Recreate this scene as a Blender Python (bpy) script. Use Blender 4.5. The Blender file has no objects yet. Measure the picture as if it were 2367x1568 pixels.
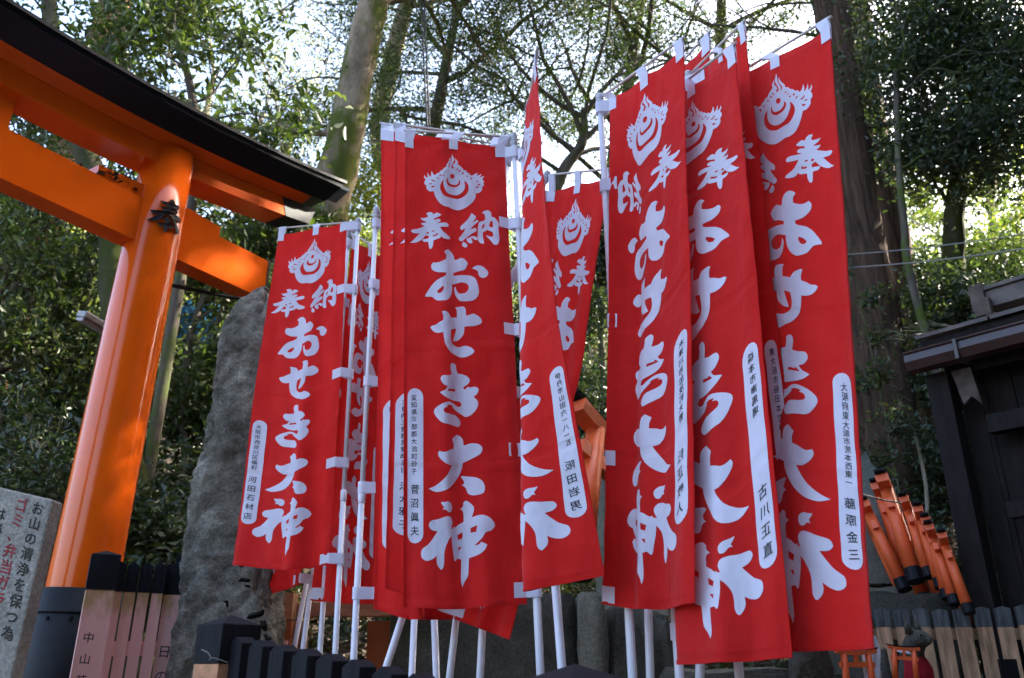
import bpy, bmesh, math, random
import numpy as np
from mathutils import Vector, Matrix
R=math.radians
# ------------------------------------------------------------------ camera, sky, sun, exposure
S=bpy.context.scene; C=S.collection
PITCH=R(21.8); FPX=1940.; EYE=1.5
cam_d=bpy.data.cameras.new('camera'); cam=bpy.data.objects.new('camera',cam_d); C.objects.link(cam); S.camera=cam
cam_d.sensor_width=23.5; cam_d.lens=23.5*FPX/2367; cam_d.clip_start=.05; cam_d.clip_end=400
cam.location=(0,0,EYE); cam.rotation_euler=(R(90)+PITCH,0,0)
cam_d.dof.use_dof=True; cam_d.dof.focus_distance=3.0; cam_d.dof.aperture_fstop=3.0
SUN_EL,SUN_AZ=R(38),R(70)          # azimuth clockwise from +Y (towards the sun)
sdir=Vector((math.sin(SUN_AZ)*math.cos(SUN_EL),math.cos(SUN_AZ)*math.cos(SUN_EL),math.sin(SUN_EL)))
W=bpy.data.worlds.new('World'); S.world=W; W.use_nodes=True
nt=W.node_tree; sky=nt.nodes.new('ShaderNodeTexSky'); sky.sky_type='NISHITA'; sky.sun_disc=False
sky.sun_elevation=SUN_EL; sky.sun_rotation=SUN_AZ; sky.air_density=1.0; sky.dust_density=5.0; sky.ozone_density=1.2
bg=nt.nodes['Background']; nt.links.new(sky.outputs[0],bg.inputs[0]); bg.inputs[1].default_value=.15
sl=bpy.data.lights.new('sun','SUN'); sl.energy=4.2; sl.angle=R(.6); sl.color=(1,.93,.80)
so=bpy.data.objects.new('sun',sl); C.objects.link(so); so.rotation_euler=sdir.to_track_quat('Z','Y').to_euler(); so.location=(0,-5,30)
S.view_settings.view_transform='Standard'; S.view_settings.look='None'; S.view_settings.gamma=1
S.view_settings.use_curve_mapping=False; S.view_settings.exposure=2.95
S.render.engine='CYCLES'; S.cycles.max_bounces=6; S.cycles.diffuse_bounces=3; S.cycles.glossy_bounces=2
S.cycles.transmission_bounces=2; S.cycles.transparent_max_bounces=4; S.cycles.use_denoising=True
S.cycles.use_adaptive_sampling=True; S.cycles.sample_clamp_indirect=6

def at(px,py,Y):
    "point of the place seen in direction (px,py) of a 2367x1568 frame, at Y metres in front"
    x=(px-1183.5)/FPX; z=(784-py)/FPX
    wy=math.cos(PITCH)-z*math.sin(PITCH); wz=math.sin(PITCH)+z*math.cos(PITCH); k=Y/wy
    return Vector((x*k,Y,EYE+wz*k))
def atz(px,py,z0):
    "same, but at height z0"
    p=at(px,py,1.); k=(z0-EYE)/(p.z-EYE); return Vector((p.x*k,k,z0))
# ------------------------------------------------------------------ materials
def N(t,k,**kw):
    n=t.nodes.new(k)
    for a,b in kw.items():
        if a in n.inputs: n.inputs[a].default_value=b
        else: setattr(n,a,b)
    return n
def newmat(name):
    m=bpy.data.materials.new(name); m.use_nodes=True
    return m,m.node_tree,m.node_tree.nodes['Principled BSDF']
def ramp(t,fac,stops):
    r=t.nodes.new('ShaderNodeValToRGB'); e=r.color_ramp.elements
    while len(e)<len(stops): e.new(.5)
    for x,(p,c) in zip(e,stops): x.position=p; x.color=(*c,1) if len(c)==3 else c
    t.links.new(fac,r.inputs[0]); return r.outputs[0]
def mix(t,fac,a,b,mode='MIX'):
    m=t.nodes.new('ShaderNodeMix'); m.data_type='RGBA'; m.blend_type=mode
    for i,v in ((0,fac),(6,a),(7,b)):
        if isinstance(v,(int,float)): m.inputs[i].default_value=v
        elif isinstance(v,tuple): m.inputs[i].default_value=(*v,1)
        else: t.links.new(v,m.inputs[i])
    return m.outputs[2]
def coords(t,scale=(1,1,1),kind='Object'):
    c=t.nodes.new('ShaderNodeTexCoord'); m=t.nodes.new('ShaderNodeMapping'); m.inputs['Scale'].default_value=scale
    t.links.new(c.outputs[kind],m.inputs[0]); return m.outputs[0]
def noise(t,vec,scale,detail=5,rough=.6,out=0):
    n=N(t,'ShaderNodeTexNoise',Scale=scale,Detail=detail,Roughness=rough); t.links.new(vec,n.inputs['Vector']); return n.outputs[out]
def bump(t,b,h,strength,dist=.01):
    n=N(t,'ShaderNodeBump',Strength=strength,Distance=dist); t.links.new(h,n.inputs['Height']); t.links.new(n.outputs[0],b.inputs['Normal']); return n
def plain(name,col,rough=.5,var=.12,scale=8,spec=.5,bmp=.15,metal=0,coat=0,stretch=(1,1,1)):
    m,t,b=newmat(name); v=coords(t,stretch); n=noise(t,v,scale)
    lo=tuple(c*(1-var*2) for c in col); hi=tuple(min(1,c*(1+var)) for c in col)
    t.links.new(ramp(t,n,[(.3,lo),(.7,hi)]),b.inputs['Base Color'])
    b.inputs['Roughness'].default_value=rough; b.inputs['Specular IOR Level'].default_value=spec
    b.inputs['Metallic'].default_value=metal; b.inputs['Coat Weight'].default_value=coat
    if bmp: bump(t,b,noise(t,v,scale*5),bmp,.01)
    return m
def cloth_mat(name,col,hi,transl=.25):
    m,t,b=newmat(name); v=coords(t,(1,1,1),'UV')
    n=noise(t,v,6,4); n2=noise(t,coords(t,(500,500,500),'UV'),1,2)
    col_o=ramp(t,n,[(.3,col),(.75,hi)]); t.links.new(col_o,b.inputs['Base Color'])
    b.inputs['Roughness'].default_value=.85; b.inputs['Specular IOR Level'].default_value=.2; b.inputs['Sheen Weight'].default_value=.15
    # packing creases across the cloth + soft wrinkles
    w=N(t,'ShaderNodeTexWave',Scale=1.0,Distortion=.25,Detail=1.); w.wave_type='BANDS'; w.bands_direction='Y'
    mp=N(t,'ShaderNodeMapping'); mp.inputs['Scale'].default_value=(1,.70,1); t.links.new(v,mp.inputs[0]); t.links.new(mp.outputs[0],w.inputs[0])
    cr=ramp(t,w.outputs[1],[(.0,(1,1,1)),(.02,(.0,.0,.0))])
    wr=noise(t,coords(t,(4.5,2.2,1),'UV'),2.4,3,.5)
    ad=N(t,'ShaderNodeMath',operation='MULTIPLY_ADD'); t.links.new(cr,ad.inputs[0]); ad.inputs[1].default_value=.16; t.links.new(wr,ad.inputs[2])
    bn=bump(t,b,ad.outputs[0],.5,.03)
    b2=N(t,'ShaderNodeBump',Strength=.12,Distance=.001); t.links.new(n2,b2.inputs['Height']); t.links.new(bn.outputs[0],b2.inputs['Normal']); t.links.new(b2.outputs[0],b.inputs['Normal'])
    tr=N(t,'ShaderNodeBsdfTranslucent'); t.links.new(col_o,tr.inputs[0]); t.links.new(b2.outputs[0],tr.inputs[1])
    ms=N(t,'ShaderNodeMixShader'); ms.inputs[0].default_value=transl
    t.links.new(b.outputs[0],ms.inputs[1]); t.links.new(tr.outputs[0],ms.inputs[2]); t.links.new(ms.outputs[0],t.nodes['Material Output'].inputs[0])
    return m
def leaf_mat(name,c1,c2,c3,rough=.38,transl=.3):
    m,t,b=newmat(name); a=N(t,'ShaderNodeAttribute',attribute_name='tone')
    col=ramp(t,a.outputs['Fac'],[(0,c1),(.55,c2),(1,c3)]); t.links.new(col,b.inputs['Base Color'])
    b.inputs['Roughness'].default_value=rough; b.inputs['Specular IOR Level'].default_value=.5
    tr=N(t,'ShaderNodeBsdfTranslucent'); tc=mix(t,1.,col,(1.5,1.7,.5),'MULTIPLY'); t.links.new(tc,tr.inputs[0])
    ms=N(t,'ShaderNodeMixShader'); ms.inputs[0].default_value=transl
    t.links.new(b.outputs[0],ms.inputs[1]); t.links.new(tr.outputs[0],ms.inputs[2]); t.links.new(ms.outputs[0],t.nodes['Material Output'].inputs[0])
    return m
def bark_mat(name,c1,c2,moss=0.,stretch=(14,14,1.6),bm=.9,mosscol=(.07,.10,.02)):
    m,t,b=newmat(name); v=coords(t,stretch); n=noise(t,v,1.0,8,.68)
    col=ramp(t,n,[(.32,c1),(.68,c2)])
    n2=noise(t,coords(t,(1,1,.6)),2.6,6,.65)
    if moss>0:
        f=ramp(t,n2,[(.52-moss*.2,(0,0,0)),(.62-moss*.12,(1,1,1))]); sep=N(t,'ShaderNodeSeparateColor'); t.links.new(f,sep.inputs[0]); col=mix(t,sep.outputs[0],col,mosscol)
    t.links.new(col,b.inputs['Base Color']); b.inputs['Roughness'].default_value=.95; b.inputs['Specular IOR Level'].default_value=.15
    bump(t,b,n,bm,.05); return m
def stone_mat(name,c1,c2,lichen=(.10,.12,.05),la=.5,scale=9,rough=.9,bm=.8):
    m,t,b=newmat(name); v=coords(t); n=noise(t,v,scale,9,.72); g=noise(t,v,70,3,.8); n2=noise(t,v,scale*.33,7,.65)
    col=ramp(t,n,[(.3,c1),(.7,c2)]); col=mix(t,.55,col,ramp(t,g,[(.35,(.25,.25,.25)),(.65,(.9,.9,.86))]),'OVERLAY')
    f=ramp(t,n2,[(.5,(0,0,0)),(.66,(la,la,la))]); sep=N(t,'ShaderNodeSeparateColor'); t.links.new(f,sep.inputs[0]); col=mix(t,sep.outputs[0],col,lichen)
    t.links.new(col,b.inputs['Base Color']); b.inputs['Roughness'].default_value=rough; b.inputs['Specular IOR Level'].default_value=.25
    ad=N(t,'ShaderNodeMath',operation='MULTIPLY_ADD'); t.links.new(g,ad.inputs[0]); ad.inputs[1].default_value=.5; t.links.new(n,ad.inputs[2])
    bump(t,b,ad.outputs[0],bm,.03); return m
M={}
M['red']=cloth_mat('red_cotton',(.62,.011,.010),(.74,.022,.018),.32)
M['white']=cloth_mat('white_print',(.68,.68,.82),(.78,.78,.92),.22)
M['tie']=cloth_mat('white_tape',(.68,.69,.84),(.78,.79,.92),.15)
M['ink']=plain('ink',(.02,.02,.03),.7,0,8,.3,0)
M['pole']=plain('pole_plastic',(.70,.71,.80),.32,.06,3,.5,.0)
M['cap']=plain('cap_plastic',(.45,.46,.52),.4,.1,8,.5,0)
M['rod']=plain('rod_plastic',(.62,.58,.55),.4,.1,12,.5,0)
def vermilion(name,col,r=.16):
    m,t,b=newmat(name); v=coords(t); n=noise(t,v,2.2,7,.65)
    c=ramp(t,n,[(.25,tuple(x*.82 for x in col)),(.7,col)])
    s=noise(t,coords(t,(9,9,.8)),2.,6,.7); f=ramp(t,s,[(.66,(0,0,0)),(.8,(.45,.45,.45))]); sep=N(t,'ShaderNodeSeparateColor'); t.links.new(f,sep.inputs[0])
    c=mix(t,sep.outputs[0],c,(.30,.045,.012)); t.links.new(c,b.inputs['Base Color'])
    rr=ramp(t,noise(t,coords(t,(2,2,2)),1.5,3),[(.3,(r,)*3),(.75,(r*1.5,)*3)]); t.links.new(rr,b.inputs['Roughness'])
    b.inputs['Specular IOR Level'].default_value=.38
    bump(t,b,noise(t,coords(t,(3,3,3)),2.,3),.06,.02); return m
M['verm']=vermilion('vermilion_paint',(.80,.115,.006),.11)
M['vermw']=vermilion('weathered_vermilion',(.58,.10,.025),.45)
M['mini']=vermilion('small_gate_paint',(.90,.15,.04),.35)
M['black']=plain('black_paint',(.006,.007,.011),.55,.3,4,.22,.2)
M['tinb']=plain('dark_copper_sheet',(.008,.009,.018),.35,.3,3,.5,.12)
M['tedge']=plain('grey_sheet_edge',(.20,.23,.28),.35,.2,6,.5,.1)
M['char']=plain('black_stained_wood',(.007,.008,.012),.7,.35,5,.2,.5,stretch=(6,6,.8))
M['rail']=vermilion('old_orange_wood',(.42,.12,.035),.6)
M['railp']=plain('faded_orange_wood',(.50,.24,.13),.7,.2,5,.3,.4,stretch=(1,5,5))
def pink_mat():
    m,t,b=newmat('faded_pink_paint'); v=coords(t,(8,8,1)); n=noise(t,v,1.3,6); c=ramp(t,n,[(.3,(.80,.42,.38)),(.7,(.88,.52,.47))])
    g=N(t,'ShaderNodeNewGeometry'); o=t.nodes.new('ShaderNodeTexCoord'); s=N(t,'ShaderNodeSeparateXYZ'); t.links.new(o.outputs['Object'],s.inputs[0])
    # mossy stain in the strip under the painted caps (object z counted from the board's foot)
    f=N(t,'ShaderNodeMapRange'); f.inputs[1].default_value=.62; f.inputs[2].default_value=.84; t.links.new(s.outputs[2],f.inputs[0])
    mu=N(t,'ShaderNodeMath',operation='MULTIPLY'); t.links.new(f.outputs[0],mu.inputs[0]); t.links.new(noise(t,coords(t,(14,14,5)),1.5,5),mu.inputs[1])
    f2=ramp(t,mu.outputs[0],[(.30,(0,0,0)),(.55,(.85,.85,.85))]); sp=N(t,'ShaderNodeSeparateColor'); t.links.new(f2,sp.inputs[0])
    c=mix(t,sp.outputs[0],c,(.42,.27,.08)); t.links.new(c,b.inputs['Base Color']); b.inputs['Roughness'].default_value=.6
    bump(t,b,n,.2,.01); return m
M['pink']=pink_mat()
M['brownb']=plain('weathered_brown_board',(.55,.35,.215),.85,.3,4,.2,.5,stretch=(8,8,1))
M['greyb']=plain('grey_board_top',(.12,.135,.14),.85,.35,5,.2,.5,stretch=(8,8,1))
M['stone']=stone_mat('monument_granite',(.06,.056,.046),(.40,.375,.32),(.035,.036,.022),.85,6,.95,1.5)
M['granite']=stone_mat('dark_mossy_granite',(.035,.034,.028),(.11,.105,.085),(.045,.055,.012),.85,5)
M['granl']=stone_mat('pale_mossy_granite',(.13,.13,.10),(.25,.245,.20),(.07,.085,.02),.7,5)
M['slab']=stone_mat('sign_slab_stone',(.21,.205,.185),(.34,.33,.30),(.16,.16,.13),.4,10,.85,.3)
M['tablet']=stone_mat('tablet_stone',(.13,.145,.125),(.25,.27,.235),(.06,.07,.05),.6,7)
M['fox']=stone_mat('fox_stone',(.05,.05,.04),(.13,.125,.11),(.05,.06,.03),.5,25)
M['carve']=plain('shaded_ink_carving',(.012,.012,.011),.95,.2,8,.1,.3)
M['paintk']=plain('worn_dark_lettering',(.055,.055,.05),.9,.3,60,.2,.3)
M['paintr']=plain('worn_red_lettering',(.36,.05,.06),.9,.25,60,.2,.3)
M['dark']=plain('dark_shed_wood',(.012,.008,.007),.75,.4,5,.3,.5,stretch=(6,6,1))
M['gutter']=plain('brown_gutter_metal',(.050,.026,.022),.32,.2,5,.5,.05)
M['rooft']=plain('brown_roof_sheet',(.10,.072,.060),.5,.3,6,.4,.3)
M['bracket']=plain('pale_weathered_board',(.11,.085,.07),.8,.3,8,.2,.4)
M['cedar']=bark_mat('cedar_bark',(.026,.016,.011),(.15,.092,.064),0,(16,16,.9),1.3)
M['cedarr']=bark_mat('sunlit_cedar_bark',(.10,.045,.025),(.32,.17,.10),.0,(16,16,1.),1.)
M['bark']=bark_mat('mossy_bark',(.17,.125,.085),(.42,.33,.235),.30,(5,5,3),.7,(.12,.14,.03))
M['barkd']=bark_mat('dark_mossy_bark',(.028,.025,.017),(.095,.085,.06),.7,(6,6,3),.8,(.045,.055,.012))
M['twig']=bark_mat('grey_twig_bark',(.05,.042,.035),(.16,.135,.11),.2,(9,9,3),.4)
M['twigl']=bark_mat('pale_twig_bark',(.20,.165,.12),(.42,.36,.28),.1,(9,9,3),.4)
M['leaf']=leaf_mat('evergreen_leaf',(.035,.052,.020),(.068,.100,.034),(.16,.185,.07),.45)
M['leafd']=leaf_mat('dark_evergreen_leaf',(.022,.036,.022),(.046,.068,.036),(.11,.135,.065),.42,.25)
M['leafg']=leaf_mat('grey_green_leaf',(.030,.045,.026),(.050,.075,.036),(.10,.125,.05),.45,.35)
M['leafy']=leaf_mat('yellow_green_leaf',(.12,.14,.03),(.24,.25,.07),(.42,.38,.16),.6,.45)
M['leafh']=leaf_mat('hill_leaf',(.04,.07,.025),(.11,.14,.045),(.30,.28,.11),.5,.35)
M['litter']=leaf_mat('dead_leaf',(.05,.03,.018),(.13,.085,.055),(.34,.27,.20),.8,.1)
M['blue']=plain('blue_tarpaulin',(.06,.30,.50),.5,.2,3,.4,.3)
M['cable']=plain('black_cable',(.015,.015,.017),.5,0,8,.4,0)
M['wire']=plain('grey_wire',(.22,.21,.20),.5,0,8,.4,0)
M['lampg']=plain('grey_enamel',(.26,.26,.28),.45,.1,8,.4,.1)
M['shadec']=plain('dirty_diffuser',(.30,.30,.33),.35,.1,8,.4,0)
M['bib']=plain('red_bib_cloth',(.30,.012,.02),.8,.2,9,.2,.3)
M['bibw']=plain('white_bib_trim',(.70,.70,.78),.8,.1,9,.2,.3)
def ground_mat():
    m,t,b=newmat('forest_soil'); v=coords(t); n=noise(t,v,3,9,.7)
    t.links.new(ramp(t,n,[(.3,(.05,.034,.020)),(.55,(.12,.085,.055)),(.75,(.06,.06,.025))]),b.inputs['Base Color'])
    b.inputs['Roughness'].default_value=1; bump(t,b,noise(t,v,18,8,.7),.9,.06); return m
M['soil']=ground_mat()
# ------------------------------------------------------------------ object helpers
def obj(name,verts,faces,mat,parent=None,smooth=False,kind=None,mats=None,fm=None):
    me=bpy.data.meshes.new(name); me.from_pydata([tuple(v) for v in verts],[],faces); me.update()
    return link(name,me,mat,parent,smooth,kind,mats,fm)
def link(name,me,mat,parent=None,smooth=False,kind=None,mats=None,fm=None):
    if mats: 
        for m in mats: me.materials.append(m)
        if fm is not None:
            for p,i in zip(me.polygons,fm): p.material_index=i
    elif mat is not None and not me.materials: me.materials.append(mat)
    if smooth and len(me.polygons): me.polygons.foreach_set('use_smooth',[len(p.vertices)<=4 for p in me.polygons])
    o=bpy.data.objects.new(name,me); C.objects.link(o)
    if parent: o.parent=parent; 
    if kind: o['kind']=kind
    return o
def tag(o,label,cat,group=None):
    o['label']=label; o['category']=cat
    if group: o['group']=group
    return o
def thing(name,label,cat,loc=(0,0,0),rotz=0,group=None):
    o=bpy.data.objects.new(name,None); C.objects.link(o); o.location=loc; o.rotation_euler=(0,0,rotz); o.empty_display_size=.1
    return tag(o,label,cat,group)
class MB:
    "collects shapes given in world space; build() can express them in the frame of a parent at pure location"
    def __init__(s): s.v=[];s.f=[];s.m=[]
    def add(s,v,f,mi=0):
        k=len(s.v); s.v+=[Vector(x) for x in v]; s.f+=[tuple(i+k for i in q) for q in f]; s.m+=[mi]*len(f); return s
    def hexa(s,p,mi=0):   # p: 8 points, bottom ring 4, top ring 4
        return s.add(p,[(0,3,2,1),(4,5,6,7),(0,1,5,4),(1,2,6,5),(2,3,7,6),(3,0,4,7)],mi)
    def box(s,c,size,ax=None,mi=0):
        ax=ax or (Vector((1,0,0)),Vector((0,1,0)),Vector((0,0,1))); c=Vector(c); h=[x/2 for x in size]
        P=[c+ax[0]*(a*h[0])+ax[1]*(b*h[1])+ax[2]*(d*h[2]) for d in(-1,1) for a,b in((-1,-1),(1,-1),(1,1),(-1,1))]
        return s.hexa(P,mi)
    def tube(s,path,radii,n=8,mi=0,caps=True):
        path=[Vector(p) for p in path]; v=[];f=[]
        if isinstance(radii,(int,float)): radii=[radii]*len(path)
        prev=None
        for i,p in enumerate(path):
            d=(path[min(i+1,len(path)-1)]-path[max(i-1,0)]).normalized()
            a=prev if prev is not None else (Vector((1,0,0)) if abs(d.x)<.9 else Vector((0,1,0)))
            x=(a-d*a.dot(d)).normalized(); prev=x; y=d.cross(x)
            for k in range(n):
                t=2*math.pi*k/n; v.append(p+(x*math.cos(t)+y*math.sin(t))*radii[i])
        for i in range(len(path)-1):
            for k in range(n): f.append((i*n+k,i*n+(k+1)%n,(i+1)*n+(k+1)%n,(i+1)*n+k))
        if caps: f.append(tuple(range(n))[::-1]); f.append(tuple((len(path)-1)*n+k for k in range(n)))
        return s.add(v,f,mi)
    def build(s,name,mat,parent=None,smooth=False,kind=None,mats=None,off=None,autosm=False):
        o0=Vector(off) if off is not None else Vector((0,0,0))
        if parent is not None and off is None:
            q=parent
            while q is not None: o0=o0+q.location; q=q.parent
        ob=obj(name,[v-o0 for v in s.v],s.f,mat,parent,smooth,kind,mats,s.m if mats else None)
        if off is not None and parent is None: ob.location=o0
        return ob
def bevel(o,w=.004,seg=2):
    m=o.modifiers.new('bevel','BEVEL'); m.width=w; m.segments=seg; m.limit_method='ANGLE'; return o
def dup(o,parent=None):
    c=o.copy(); C.objects.link(c); c.parent=parent
    for ch in list(o.children): dup(ch,c)
    return c
# ------------------------------------------------------------------ traced brush lettering (flat, in banner metres)
def homography(src,dst):
    A=[];B=[]
    for (x,y),(u,v) in zip(src,dst):
        A+= [[x,y,1,0,0,0,-u*x,-u*y],[0,0,0,x,y,1,-v*x,-v*y]]; B+=[u,v]
    h=np.linalg.solve(np.array(A,float),np.array(B,float)); return np.append(h,1).reshape(3,3)
BW,BH=.42,1.8
HM=homography([(990,337),(1230,361),(1283,1478),(984,1481)],[(0,0),(BW,0),(BW,BH),(0,BH)])
def touv(x,y):
    p=HM@np.array([x,y,1.]); return (p[0]/p[2],p[1]/p[2])
def nums(s): 
    a=[float(x) for x in s.replace(';',' ').replace(',',' ').split()]; return [(a[i],a[i+1]) for i in range(0,len(a),2)]
def smooth_loop(pts,sub=3):
    n=len(pts); P=[np.array(p) for p in pts]; out=[]; corner=[]
    for i in range(n):
        a=P[i]-P[i-1]; b=P[(i+1)%n]-P[i]; la=np.linalg.norm(a)+1e-9; lb=np.linalg.norm(b)+1e-9
        corner.append(np.dot(a,b)/(la*lb)<.55)
    for i in range(n):
        p0,p1,p2,p3=P[i-1],P[i],P[(i+1)%n],P[(i+2)%n]
        m1=(p2-p0)*.5; m2=(p3-p1)*.5; L=np.linalg.norm(p2-p1)
        if corner[i]: m1=(p2-p1)*.8
        if corner[(i+1)%n]: m2=(p2-p1)*.8
        for m in (m1,m2):
            l=np.linalg.norm(m)
            if l>L*1.3: m*=L*1.3/l
        for k in range(sub):
            t=k/sub; t2=t*t; t3=t2*t
            out.append((2*t3-3*t2+1)*p1+(t3-2*t2+t)*m1+(-2*t3+3*t2)*p2+(t3-t2)*m2)
    return out
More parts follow.
